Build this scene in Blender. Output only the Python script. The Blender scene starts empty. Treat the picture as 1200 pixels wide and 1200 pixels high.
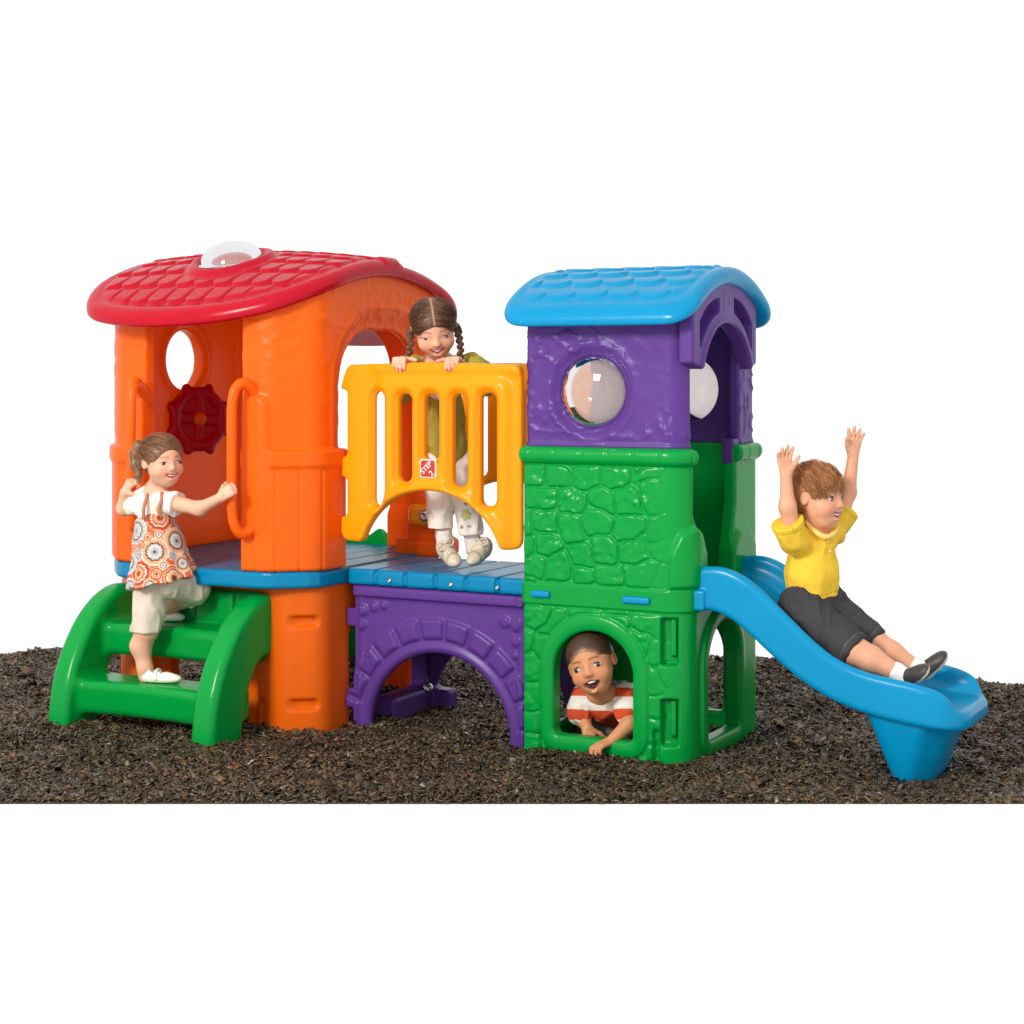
import bpy, math, random
import numpy as np
from mathutils import Matrix, Vector

random.seed(4); rng = np.random.default_rng(7)
scene = bpy.context.scene
col = scene.collection

# ------------------------------------------------------------------ camera, world, light
cam_d = bpy.data.cameras.new('camera')
cam = bpy.data.objects.new('camera', cam_d); col.objects.link(cam)
cam.location = (0, 0, 1.3168)
cam.rotation_euler = (math.radians(90), 0, 0)
cam_d.sensor_width = 36.0
cam_d.lens = 36.0 * 2070 / 1200
cam_d.shift_y = -165 / 1200
cam_d.clip_end = 200
scene.camera = cam

world = bpy.data.worlds.new('World'); scene.world = world; world.use_nodes = True
wn = world.node_tree; wn.nodes.clear()
wo = wn.nodes.new('ShaderNodeOutputWorld'); wb = wn.nodes.new('ShaderNodeBackground')
tc = wn.nodes.new('ShaderNodeTexCoord'); sep = wn.nodes.new('ShaderNodeSeparateXYZ')
mr = wn.nodes.new('ShaderNodeMapRange'); mr.inputs['From Min'].default_value = -1; mr.inputs['From Max'].default_value = 1
ramp = wn.nodes.new('ShaderNodeValToRGB'); cr = ramp.color_ramp; cr.interpolation = 'EASE'
for p_, v_ in ((0., 1.0), (.45, .84), (.72, .36), (.85, .40), (.945, 1.08), (1., 1.08)):     # studio: bright front fill, dim sides, white backdrop behind the set
    e_ = cr.elements[0] if p_ == 0. else (cr.elements[1] if p_ == 1. else cr.elements.new(p_)); e_.position = p_; e_.color = (v_ / 1.2,) * 3 + (1,)
ml = wn.nodes.new('ShaderNodeMath'); ml.operation = 'MULTIPLY'; ml.inputs[1].default_value = 1.2
wn.links.new(tc.outputs['Generated'], sep.inputs[0])
wn.links.new(sep.outputs['Y'], mr.inputs['Value']); wn.links.new(mr.outputs[0], ramp.inputs[0])
wn.links.new(ramp.outputs[0], ml.inputs[0]); wn.links.new(ml.outputs[0], wb.inputs['Strength'])
wb.inputs['Color'].default_value = (1, 1, 1, 1)
wn.links.new(wb.outputs[0], wo.inputs[0])

def area_light(name, loc, target, size, power, color=(1, 1, 1)):
    l = bpy.data.lights.new(name, 'AREA'); l.shape = 'RECTANGLE'; l.size, l.size_y = size; l.energy = power; l.color = color
    o = bpy.data.objects.new(name, l); col.objects.link(o); o.location = loc
    o.rotation_euler = (Vector(target) - Vector(loc)).to_track_quat('-Z', 'Y').to_euler()
    return o
area_light('key_softbox', (-4.3, 0.5, 4.1), (-0.3, 6.2, 0.6), (1.5, 1.5), 520, (1.0, 0.985, 0.96))

vs = scene.view_settings
vs.view_transform = 'Standard'; vs.look = 'None'; vs.exposure = 0; vs.gamma = 1; vs.use_curve_mapping = False
scene.cycles.use_denoising = True
scene.cycles.max_bounces = 12; scene.cycles.diffuse_bounces = 8; scene.cycles.glossy_bounces = 4; scene.cycles.transparent_max_bounces = 12
scene.cycles.caustics_reflective = False; scene.cycles.caustics_refractive = False

# ------------------------------------------------------------------ helpers: meshes from distance fields
def surface_nets(F, org, h):
    org = np.asarray(org, float); h = np.asarray(h, float)
    S = F < 0
    c = np.zeros(tuple(n - 1 for n in F.shape), np.int8)
    for i in (0, 1):
        for j in (0, 1):
            for k in (0, 1):
                c += S[i:F.shape[0] - 1 + i, j:F.shape[1] - 1 + j, k:F.shape[2] - 1 + k]
    act = (c > 0) & (c < 8)
    ci = np.argwhere(act)
    idx = np.full(act.shape, -1, np.int32); idx[act] = np.arange(len(ci))
    pos = np.zeros((len(ci), 3)); cnt = np.zeros(len(ci))
    cor = [(i, j, k) for i in (0, 1) for j in (0, 1) for k in (0, 1)]
    vals = {q: F[ci[:, 0] + q[0], ci[:, 1] + q[1], ci[:, 2] + q[2]] for q in cor}
    for a in cor:
        for ax in range(3):
            if a[ax]: continue
            b = list(a); b[ax] = 1; b = tuple(b)
            fa, fb = vals[a], vals[b]
            m = (fa < 0) != (fb < 0)
            t = fa[m] / (fa[m] - fb[m])
            p = np.tile(np.array(a, float), (m.sum(), 1)); p[:, ax] += t
            pos[m] += p; cnt[m] += 1
    V = (ci + pos / cnt[:, None]) * h + org
    quads = []
    for ax in range(3):
        o1, o2 = (ax + 1) % 3, (ax + 2) % 3
        sl = [slice(1, -1)] * 3; sl[ax] = slice(0, -1)
        sl2 = list(sl); sl2[ax] = slice(1, None)
        A = S[tuple(sl)]; B = S[tuple(sl2)]
        for flip, M in ((False, A & ~B), (True, ~A & B)):
            e = np.argwhere(M)
            if not len(e): continue
            e = e + np.array([1 if d != ax else 0 for d in range(3)])
            def cell(d1, d2):
                q = e.copy(); q[:, o1] += d1; q[:, o2] += d2
                return idx[q[:, 0], q[:, 1], q[:, 2]]
            f = np.stack([cell(-1, -1), cell(0, -1), cell(0, 0), cell(-1, 0)], 1)
            quads.append(f[:, ::-1] if flip else f)
    return V, (np.concatenate(quads) if quads else np.zeros((0, 4), int))

def normals(V, Q):
    n = np.cross(V[Q[:, 2]] - V[Q[:, 0]], V[Q[:, 3]] - V[Q[:, 1]])
    N = np.zeros_like(V)
    for k in range(4): np.add.at(N, Q[:, k], n)
    return N / (np.linalg.norm(N, axis=1, keepdims=True) + 1e-12)

def relax(V, Q, it=1, lam=.5):
    for _ in range(it):
        A = np.zeros_like(V); c = np.zeros(len(V))
        for k in range(4):
            np.add.at(A, Q[:, k], V[Q[:, (k + 1) % 4]]); np.add.at(c, Q[:, k], 1)
        V = V + lam * (A / np.maximum(c, 1)[:, None] - V)
    return V

def link_mesh(name, V, faces, mat, parent=None, colors=None, smooth=True, loc=None, mats=None, mat_idx=None):
    me = bpy.data.meshes.new(name)
    if isinstance(faces, np.ndarray) and faces.ndim == 2:
        n, k = faces.shape
        me.vertices.add(len(V)); me.vertices.foreach_set('co', np.asarray(V, np.float32).ravel())
        me.loops.add(n * k); me.loops.foreach_set('vertex_index', faces.astype(np.int32).ravel())
        me.polygons.add(n); me.polygons.foreach_set('loop_start', np.arange(0, n * k, k, dtype=np.int32))
        me.update(calc_edges=True)
    else:
        me.from_pydata([tuple(map(float, v)) for v in V], [], [tuple(map(int, f)) for f in faces]); me.update()
    if smooth: me.polygons.foreach_set('use_smooth', np.ones(len(me.polygons), bool))
    if colors is not None:
        ca = me.attributes.new('Col', 'FLOAT_COLOR', 'POINT')
        c4 = np.ones((len(V), 4), np.float32); c4[:, :3] = colors
        ca.data.foreach_set('color', c4.ravel())
    for m in (mats or [mat]): me.materials.append(m)
    if mat_idx is not None: me.polygons.foreach_set('material_index', np.asarray(mat_idx, np.int32))
    o = bpy.data.objects.new(name, me); col.objects.link(o)
    if parent is not None: o.parent = parent
    if loc is not None: o.location = loc
    return o

def empty(name, loc=(0, 0, 0), rz=0, label=None, cat=None):
    o = bpy.data.objects.new(name, None); col.objects.link(o)
    o.location = loc; o.rotation_euler = (0, 0, rz); o.empty_display_size = .1
    if label: o['label'] = label
    if cat: o['category'] = cat
    return o

def smin(a, b, k):
    if k <= 0: return np.minimum(a, b)
    h = np.maximum(k - np.abs(a - b), 0) / k
    return np.minimum(a, b) - h * h * k * .25
def smax(a, b, k): return -smin(-a, -b, k)
def sst(x, a, b):
    t = np.clip((x - a) / (b - a), 0, 1); return t * t * (3 - 2 * t)

class Field:
    """distance field on a grid; add / cut shapes, then mesh it"""
    def __init__(s, lo, hi, h):
        s.lo = np.asarray(lo, float); s.h = h
        s.n = np.ceil((np.asarray(hi, float) - s.lo) / h).astype(int) + 1
        s.F = np.full(tuple(s.n), .4, np.float32)
        s.ax = [(s.lo[d] + h * np.arange(s.n[d])).astype(np.float32) for d in range(3)]
    def _sub(s, lo, hi):
        i0 = np.clip(np.floor((np.asarray(lo) - s.lo) / s.h).astype(int), 0, s.n)
        i1 = np.clip(np.ceil((np.asarray(hi) - s.lo) / s.h).astype(int) + 1, 0, s.n)
        sl = tuple(slice(i0[d], i1[d]) for d in range(3))
        X = s.ax[0][sl[0]][:, None, None]; Y = s.ax[1][sl[1]][None, :, None]; Z = s.ax[2][sl[2]][None, None, :]
        return sl, X, Y, Z
    def add(s, fn, lo, hi, k=0.):
        p = max(k, 3 * s.h) + 2 * s.h
        sl, X, Y, Z = s._sub(np.asarray(lo) - p, np.asarray(hi) + p)
        if min(s.F[sl].shape) == 0: return
        s.F[sl] = smin(s.F[sl], fn(X, Y, Z).astype(np.float32), k)
    def cut(s, fn, lo, hi, k=0.):
        p = max(k, 3 * s.h) + 2 * s.h
        sl, X, Y, Z = s._sub(np.asarray(lo) - p, np.asarray(hi) + p)
        if min(s.F[sl].shape) == 0: return
        s.F[sl] = smax(s.F[sl], -fn(X, Y, Z).astype(np.float32), k)
    def cap(s, a, b, ra, rb=None, k=0., op='add'):
        a = np.asarray(a, float); b = np.asarray(b, float); rb = ra if rb is None else rb
        R = max(ra, rb); getattr(s, op)(cap_fn(a, b, ra, rb), np.minimum(a, b) - R, np.maximum(a, b) + R, k)
    def chain(s, pts, rs, k=0.):
        for i in range(len(pts) - 1): s.cap(pts[i], pts[i + 1], rs[i], rs[i + 1], k)
    def ell(s, c, r, R=None, k=0., op='add'):
        r = np.asarray(r, float) * np.ones(3); m = r.max()
        getattr(s, op)(ell_fn(c, r, R), np.asarray(c) - m, np.asarray(c) + m, k)
    def box(s, c, hs, rr=0., R=None, k=0., op='add'):
        hs = np.asarray(hs, float); m = np.linalg.norm(hs) if R is not None else hs
        getattr(s, op)(box_fn(c, hs, rr, R), np.asarray(c) - m, np.asarray(c) + m, k)
    def half(s, p, n):
        """keep the side of the plane that n points away from"""
        p = np.asarray(p, float); n = np.asarray(n, float) / np.linalg.norm(n)
        X = s.ax[0][:, None, None]; Y = s.ax[1][None, :, None]; Z = s.ax[2][None, None, :]
        s.F = np.maximum(s.F, ((X - p[0]) * n[0] + (Y - p[1]) * n[1] + (Z - p[2]) * n[2]).astype(np.float32))
    def mesh(s, rel=1):
        V, Q = surface_nets(s.F, s.lo, s.h)
        return (relax(V, Q, rel, .5) if rel else V), Q

def cap_fn(a, b, ra, rb):
    ba = b - a; L = max(float(ba @ ba), 1e-12)
    def f(X, Y, Z):
        x, y, z = X - a[0], Y - a[1], Z - a[2]
        t = np.clip((x * ba[0] + y * ba[1] + z * ba[2]) / L, 0, 1)
        return np.sqrt((x - ba[0] * t) ** 2 + (y - ba[1] * t) ** 2 + (z - ba[2] * t) ** 2) - (ra + (rb - ra) * t)
    return f
def _loc(c, R, X, Y, Z):
    x, y, z = X - c[0], Y - c[1], Z - c[2]
    if R is None: return x, y, z
    return [x * R[i][0] + y * R[i][1] + z * R[i][2] for i in range(3)]
def ell_fn(c, r, R=None):
    def f(X, Y, Z):
        x, y, z = _loc(c, R, X, Y, Z)
        k0 = np.sqrt((x / r[0]) ** 2 + (y / r[1]) ** 2 + (z / r[2]) ** 2)
        k1 = np.sqrt((x / r[0] ** 2) ** 2 + (y / r[1] ** 2) ** 2 + (z / r[2] ** 2) ** 2) + 1e-9
        return k0 * (k0 - 1) / k1
    return f
def box_fn(c, hs, rr=0., R=None):
    def f(X, Y, Z):
        q = [np.abs(v) - hs[i] + rr for i, v in enumerate(_loc(c, R, X, Y, Z))]
        return np.sqrt(np.maximum(q[0], 0) ** 2 + np.maximum(q[1], 0) ** 2 + np.maximum(q[2], 0) ** 2) + np.minimum(np.maximum(np.maximum(q[0], q[1]), q[2]), 0) - rr
    return f

# 2-D shapes
def rrect(x, y, x0, x1, y0, y1, rb, rt=None):
    rt = rb if rt is None else rt
    cx, cy = (x0 + x1) / 2, (y0 + y1) / 2
    r = np.where(y > cy, rt, rb)
    qx = np.abs(x - cx) - (x1 - x0) / 2 + r; qy = np.abs(y - cy) - (y1 - y0) / 2 + r
    return np.minimum(np.maximum(qx, qy), 0) + np.sqrt(np.maximum(qx, 0) ** 2 + np.maximum(qy, 0) ** 2) - r
def circ(x, y, cx, cy, r): return np.sqrt((x - cx) ** 2 + (y - cy) ** 2) - r
def poly2(x, y, pts):
    d = np.full(np.broadcast(x, y).shape, 1e9); s = np.ones_like(d); n = len(pts)
    for i in range(n):
        (ax, ay), (bx, by) = pts[i], pts[i - 1]
        ex, ey = bx - ax, by - ay; wx, wy = x - ax, y - ay
        t = np.clip((wx * ex + wy * ey) / (ex * ex + ey * ey + 1e-12), 0, 1)
        d = np.minimum(d, (wx - ex * t) ** 2 + (wy - ey * t) ** 2)
        c1, c2, c3 = y >= ay, y < by, ex * wy > ey * wx
        s = np.where((c1 & c2 & c3) | (~c1 & ~c2 & ~c3), -s, s)
    return s * np.sqrt(d)
def hash2(i, j, s=0):
    v = np.sin(i * 127.1 + j * 311.7 + s * 74.7) * 43758.5453
    return v - np.floor(v)
def noise2(x, y, s=0):
    i, j = np.floor(x), np.floor(y); fx, fy = x - i, y - j
    fx = fx * fx * (3 - 2 * fx); fy = fy * fy * (3 - 2 * fy)
    return (hash2(i, j, s) * (1 - fx) + hash2(i + 1, j, s) * fx) * (1 - fy) + (hash2(i, j + 1, s) * (1 - fx) + hash2(i + 1, j + 1, s) * fx) * fy
def noise3(P, f, s=0):
    """value noise at points, -1..1"""
    p = P * f; i = np.floor(p); u = p - i; u = u * u * (3 - 2 * u); r = 0
    for a in (0, 1):
        for b in (0, 1):
            for c in (0, 1):
                v = np.sin((i[:, 0] + a) * 127.1 + (i[:, 1] + b) * 311.7 + (i[:, 2] + c) * 191.9 + s * 37.7) * 43758.5453
                v = v - np.floor(v)
                r = r + v * (u[:, 0] if a else 1 - u[:, 0]) * (u[:, 1] if b else 1 - u[:, 1]) * (u[:, 2] if c else 1 - u[:, 2])
    return r * 2 - 1
def stones2(x, y, cw, ch, seed=0):
    """irregular stone courses: distance to the nearest joint"""
    d1 = np.full(x.shape, 9.); d2 = np.full(x.shape, 9.)
    j0 = np.floor(y / ch)
    for dj in (-1, 0, 1):
        j = j0 + dj
        xo = x / cw + hash2(j, 3.3, seed)
        i0 = np.floor(xo)
        for di in (-1, 0, 1):
            i = i0 + di
            px = (i + .25 + .5 * hash2(i, j, seed) - hash2(j, 3.3, seed)) * cw
            py = (j + .2 + .6 * hash2(i, j, seed + 5)) * ch
            d = np.maximum(np.abs(x - px) * .9, np.abs(y - py)) * .55 + np.hypot((x - px) * .9, y - py) * .45
            n1 = np.minimum(d, d1); d2 = np.minimum(np.maximum(d, d1), d2); d1 = n1
    return d2 - d1

def panel(a0, a1, b0, b1, h, d2fn, infn, outfn, r=.012, ht=None, warp=None, rel=1):
    """moulded sheet: 2-D outline d2fn(a,b)<0, thickness from infn to outfn (both of a,b), rounded edges; warp maps (a,b,t) to space"""
    ht = h if ht is None else ht
    a = np.arange(a0 - 3 * h, a1 + 3 * h, h); b = np.arange(b0 - 3 * h, b1 + 3 * h, h)
    A, B = np.meshgrid(a, b, indexing='ij')
    D = d2fn(A, B); ti = infn(A, B) + 0 * A; to = outfn(A, B) + 0 * A
    t = np.arange(ti.min() - 3 * ht, to.max() + 3.5 * ht, ht)
    tcn, hh = ((ti + to) / 2)[:, :, None], ((to - ti) / 2)[:, :, None]
    rr = np.minimum(r, hh * .98)
    qx = (D[:, :, None] + rr).astype(np.float32); qy = (np.abs(t[None, None, :] - tcn) - hh + rr).astype(np.float32)
    F = np.minimum(np.maximum(qx, qy), 0) + np.sqrt(np.maximum(qx, 0) ** 2 + np.maximum(qy, 0) ** 2) - rr
    V, Q = surface_nets(F, (a[0], b[0], t[0]), (h, h, ht))
    if rel: V = relax(V, Q, rel, .45)
    if warp: V = warp(V)
    # keep outward facing
    return V, Q

class Plan:
    """closed or open plan curve from corners (u, v, radius); s is its length, the outward side is to the right"""
    def __init__(s, pts):
        P = []; n = len(pts)
        for i, (x, y, r) in enumerate(pts):
            p = np.array((x, y), float)
            if r <= 0 or i in (0, n - 1): P.append(p); continue
            a = np.array(pts[i - 1][:2]) - p; b = np.array(pts[i + 1][:2]) - p
            a /= np.linalg.norm(a); b /= np.linalg.norm(b)
            ang = math.acos(np.clip(a @ b, -1, 1)); d = r / math.tan(ang / 2)
            c = p + (a + b) / np.linalg.norm(a + b) * r / math.sin(ang / 2)
            p0, p1 = p + a * d, p + b * d
            t0 = math.atan2(*(p0 - c)[::-1]); t1 = math.atan2(*(p1 - c)[::-1])
            dt = (t1 - t0 + math.pi) % (2 * math.pi) - math.pi
            for k in range(13): P.append(c + r * np.array((math.cos(t0 + dt * k / 12), math.sin(t0 + dt * k / 12))))
        P = np.array(P); L = np.concatenate([[0], np.cumsum(np.linalg.norm(np.diff(P, axis=0), axis=1))])
        keep = np.concatenate([[True], np.diff(L) > 1e-6]); P, L = P[keep], L[keep]
        s.P, s.L = P, L; s.len = L[-1]
        mid = (L[1:] + L[:-1]) / 2; T = np.diff(P, axis=0) / np.diff(L)[:, None]
        s.mid, s.T = mid, T
    def at(s, q):
        x = np.interp(q, s.L, s.P[:, 0]); y = np.interp(q, s.L, s.P[:, 1])
        tx = np.interp(q, s.mid, s.T[:, 0]); ty = np.interp(q, s.mid, s.T[:, 1]); l = np.hypot(tx, ty)
        return x, y, ty / l, -tx / l
    def warp(s, V):
        x, y, nx, ny = s.at(V[:, 0])
        return np.stack([x + nx * V[:, 2], y + ny * V[:, 2], V[:, 1]], 1)
    def s_at(s, u, v):
        q = np.linspace(0, s.len, 6000); x, y, _, _ = s.at(q)
        return float(q[np.argmin((x - u) ** 2 + (y - v) ** 2)])

def tube(pts, r, n=10, sub=6, closed=False):
    P = [np.array(p, float) for p in pts]; R = r if hasattr(r, '__len__') else [r] * len(P)
    out, rad = [], []
    m = len(P)
    for i in range(m - 1):
        p0, p1, p2, p3 = P[max(i - 1, 0)], P[i], P[i + 1], P[min(i + 2, m - 1)]
        for k in range(sub):
            t = k / sub
            out.append(.5 * (2 * p1 + (p2 - p0) * t + (2 * p0 - 5 * p1 + 4 * p2 - p3) * t * t + (3 * p1 - p0 - 3 * p2 + p3) * t ** 3))
            rad.append(R[i] + (R[i + 1] - R[i]) * t)
    out.append(P[-1]); rad.append(R[-1])
    V, Fc = [], []; up = np.array((.3, .2, .93))
    for i, p in enumerate(out):
        d = out[min(i + 1, len(out) - 1)] - out[max(i - 1, 0)]; d = d / (np.linalg.norm(d) + 1e-9)
        a = np.cross(d, up); a /= np.linalg.norm(a) + 1e-9; b = np.cross(d, a); up = -b if b @ up < 0 else b
        for k in range(n):
            th = 2 * math.pi * k / n; V.append(p + rad[i] * (math.cos(th) * a + math.sin(th) * b))
    for i in range(len(out) - 1):
        for k in range(n): Fc.append((i * n + k, i * n + (k + 1) % n, (i + 1) * n + (k + 1) % n, (i + 1) * n + k))
    Fc.append(tuple(range(n))[::-1]); Fc.append(tuple(range((len(out) - 1) * n, len(out) * n)))
    return V, Fc

def lathe(prof, n=24, M=None):
    """profile of (radius, height) spun about local z, then M"""
    V, Fc = [], []
    for r, z in prof:
        for k in range(n): V.append((r * math.cos(2 * math.pi * k / n), r * math.sin(2 * math.pi * k / n), z))
    for i in range(len(prof) - 1):
        for k in range(n): Fc.append((i * n + k, i * n + (k + 1) % n, (i + 1) * n + (k + 1) % n, (i + 1) * n + k))
    Fc.append(tuple(range(n))[::-1]); Fc.append(tuple(range((len(prof) - 1) * n, len(prof) * n)))
    V = np.array(V)
    if M is not None: V = V @ np.array(M.to_3x3()).T + np.array(M.translation)
    return V, Fc
def frame_to(loc, z, x=None):
    z = Vector(z).normalized(); x = Vector(x) if x is not None else (Vector((0, 0, 1)) if abs(z.z) < .9 else Vector((1, 0, 0)))
    x = (x - z * x.dot(z)).normalized(); y = z.cross(x)
    M = Matrix((x, y, z)).transposed().to_4x4(); M.translation = Vector(loc); return M

# ------------------------------------------------------------------ materials
def nodes_mat(name):
    m = bpy.data.materials.new(name); m.use_nodes = True
    nt = m.node_tree; return m, nt, nt.nodes['Principled BSDF']
def plastic(name, rgb, rough=.34, bump=.18, scale=260, var=.06, glow=.22):
    m, nt, b = nodes_mat(name)
    tcn = nt.nodes.new('ShaderNodeTexCoord'); n1 = nt.nodes.new('ShaderNodeTexNoise'); n1.inputs['Scale'].default_value = 5; n1.inputs['Detail'].default_value = 4
    nt.links.new(tcn.outputs['Object'], n1.inputs['Vector'])
    mx = nt.nodes.new('ShaderNodeMix'); mx.data_type = 'RGBA'
    mx.inputs[6].default_value = (*[c * (1 - var) for c in rgb], 1); mx.inputs[7].default_value = (*[min(1, c * (1 + var)) for c in rgb], 1)
    nt.links.new(n1.outputs['Fac'], mx.inputs[0]); nt.links.new(mx.outputs[2], b.inputs['Base Color'])
    mrn = nt.nodes.new('ShaderNodeMapRange'); mrn.inputs['To Min'].default_value = rough - .06; mrn.inputs['To Max'].default_value = rough + .08
    nt.links.new(n1.outputs['Fac'], mrn.inputs['Value']); nt.links.new(mrn.outputs[0], b.inputs['Roughness'])
    n2 = nt.nodes.new('ShaderNodeTexNoise'); n2.inputs['Scale'].default_value = scale; n2.inputs['Detail'].default_value = 2
    nt.links.new(tcn.outputs['Object'], n2.inputs['Vector'])
    n3 = nt.nodes.new('ShaderNodeTexNoise'); n3.inputs['Scale'].default_value = 14; n3.inputs['Detail'].default_value = 3
    nt.links.new(tcn.outputs['Object'], n3.inputs['Vector'])
    ad = nt.nodes.new('ShaderNodeMath'); ad.operation = 'MULTIPLY_ADD'; ad.inputs[1].default_value = .12
    nt.links.new(n2.outputs['Fac'], ad.inputs[0]); nt.links.new(n3.outputs['Fac'], ad.inputs[2])
    bp = nt.nodes.new('ShaderNodeBump'); bp.inputs['Strength'].default_value = bump; bp.inputs['Distance'].default_value = .004
    nt.links.new(ad.outputs[0], bp.inputs['Height']); nt.links.new(bp.outputs[0], b.inputs['Normal'])
    b.inputs['Specular IOR Level'].default_value = .26
    if glow:                                           # thin moulded polyethylene lets a little light through
        tl = nt.nodes.new('ShaderNodeBsdfTranslucent'); tl.inputs['Color'].default_value = (*[c ** .6 for c in rgb], 1)
        mxs = nt.nodes.new('ShaderNodeMixShader'); mxs.inputs[0].default_value = glow
        nt.links.new(b.outputs[0], mxs.inputs[1]); nt.links.new(tl.outputs[0], mxs.inputs[2]); nt.links.new(mxs.outputs[0], nt.nodes['Material Output'].inputs[0])
    return m
def coloured(name, rough=.6, bump=0., scale=200, sss=0., spec=.3, stretch=None):
    """surface coloured by the mesh's own colour attribute"""
    m, nt, b = nodes_mat(name)
    at = nt.nodes.new('ShaderNodeAttribute'); at.attribute_name = 'Col'
    nt.links.new(at.outputs['Color'], b.inputs['Base Color'])
    b.inputs['Roughness'].default_value = rough; b.inputs['Specular IOR Level'].default_value = spec
    if sss:
        b.inputs['Subsurface Weight'].default_value = sss; b.inputs['Subsurface Radius'].default_value = (.012, .005, .003); b.inputs['Subsurface Scale'].default_value = .6
    if bump:
        tcn = nt.nodes.new('ShaderNodeTexCoord'); n2 = nt.nodes.new('ShaderNodeTexNoise'); n2.inputs['Scale'].default_value = scale
        nt.links.new(tcn.outputs['Object'], n2.inputs['Vector'])
        bp = nt.nodes.new('ShaderNodeBump'); bp.inputs['Strength'].default_value = bump; bp.inputs['Distance'].default_value = .002
        nt.links.new(n2.outputs['Fac'], bp.inputs['Height']); nt.links.new(bp.outputs[0], b.inputs['Normal'])
    return m
def plain(name, rgb, rough=.5, metal=0., spec=.4):
    m, nt, b = nodes_mat(name)
    n1 = nt.nodes.new('ShaderNodeTexNoise'); n1.inputs['Scale'].default_value = 60
    mx = nt.nodes.new('ShaderNodeMix'); mx.data_type = 'RGBA'
    mx.inputs[6].default_value = (*[c * .94 for c in rgb], 1); mx.inputs[7].default_value = (*[min(1, c * 1.05) for c in rgb], 1)
    nt.links.new(n1.outputs['Fac'], mx.inputs[0]); nt.links.new(mx.outputs[2], b.inputs['Base Color'])
    b.inputs['Roughness'].default_value = rough; b.inputs['Metallic'].default_value = metal; b.inputs['Specular IOR Level'].default_value = spec
    return m
def srgb(r, g, b):
    f = lambda c: (c / 255 / 12.92) if c / 255 <= .04045 else ((c / 255 + .055) / 1.055) ** 2.4
    return (f(r), f(g), f(b))

M_RED = plastic('red_plastic', srgb(190, 6, 36), .22)
M_ORANGE = plastic('orange_plastic', srgb(255, 112, 16), .33, glow=.34)
M_YELLOW = plastic('yellow_plastic', srgb(250, 162, 10), .23)
M_PURPLE = plastic('purple_plastic', srgb(98, 60, 142), .32)
M_GREEN = plastic('green_plastic', srgb(0, 158, 64), .23)
M_BLUE = plastic('blue_plastic', srgb(0, 148, 197), .22)
M_CRIMSON = plastic('crimson_plastic', srgb(190, 12, 42), .33)
M_STEEL = plain('bolt_steel', (.55, .55, .56), .3, 1.)
def bubble_mat():
    m = bpy.data.materials.new('clear_bubble_plastic'); m.use_nodes = True; nt = m.node_tree; nt.nodes.clear()
    out = nt.nodes.new('ShaderNodeOutputMaterial'); tr = nt.nodes.new('ShaderNodeBsdfTransparent'); gl = nt.nodes.new('ShaderNodeBsdfGlossy')
    df = nt.nodes.new('ShaderNodeBsdfDiffuse'); tl = nt.nodes.new('ShaderNodeBsdfTranslucent'); fr = nt.nodes.new('ShaderNodeFresnel'); fr.inputs['IOR'].default_value = 1.5
    n = nt.nodes.new('ShaderNodeTexNoise'); n.inputs['Scale'].default_value = 9
    gl.inputs['Roughness'].default_value = .04; tr.inputs['Color'].default_value = (.97, .95, .94, 1)
    df.inputs['Color'].default_value = (.88, .74, .69, 1); tl.inputs['Color'].default_value = (.95, .90, .88, 1)
    m0 = nt.nodes.new('ShaderNodeMixShader'); m0.inputs[0].default_value = .5
    nt.links.new(df.outputs[0], m0.inputs[1]); nt.links.new(tl.outputs[0], m0.inputs[2])
    mr_ = nt.nodes.new('ShaderNodeMapRange'); mr_.inputs['To Min'].default_value = .30; mr_.inputs['To Max'].default_value = .44
    nt.links.new(n.outputs['Fac'], mr_.inputs['Value'])
    m1 = nt.nodes.new('ShaderNodeMixShader'); nt.links.new(mr_.outputs[0], m1.inputs[0])
    nt.links.new(tr.outputs[0], m1.inputs[1]); nt.links.new(m0.outputs[0], m1.inputs[2])
    m2 = nt.nodes.new('ShaderNodeMixShader'); nt.links.new(fr.outputs[0], m2.inputs[0])
    nt.links.new(m1.outputs[0], m2.inputs[1]); nt.links.new(gl.outputs[0], m2.inputs[2])
    nt.links.new(m2.outputs[0], out.inputs[0]); return m
M_BUBBLE = bubble_mat()
# ------------------------------------------------------------------ the climber (local axes: x along the bridge, y to the back, z up)
ROOT = empty('playground_climber', (.587, 5.9, 0), math.radians(-28),
             'big moulded plastic climber with orange house, bridge, tower and blue slide on brown mulch', 'playground climber')
def part(name, VQ, mat, parent=None, label=None, **kw):
    V, Q = VQ
    o = link_mesh(name, V, Q, mat, parent or ROOT, **kw)
    if label: o['label'] = label
    return o
def bolt(parent, p, n, r=.012):
    V, Fc = lathe([(r * .1, 0.004), (r * .45, .0045), (r * .5, .007), (r * .95, .005), (r * 1.25, .002), (r * 1.3, -.004)], 14, frame_to(p, n))
    return part('bolt', (V, Fc), M_STEEL, parent)

M_DECK = plastic('deck_blue_plastic', srgb(0, 136, 184), .24)
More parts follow.
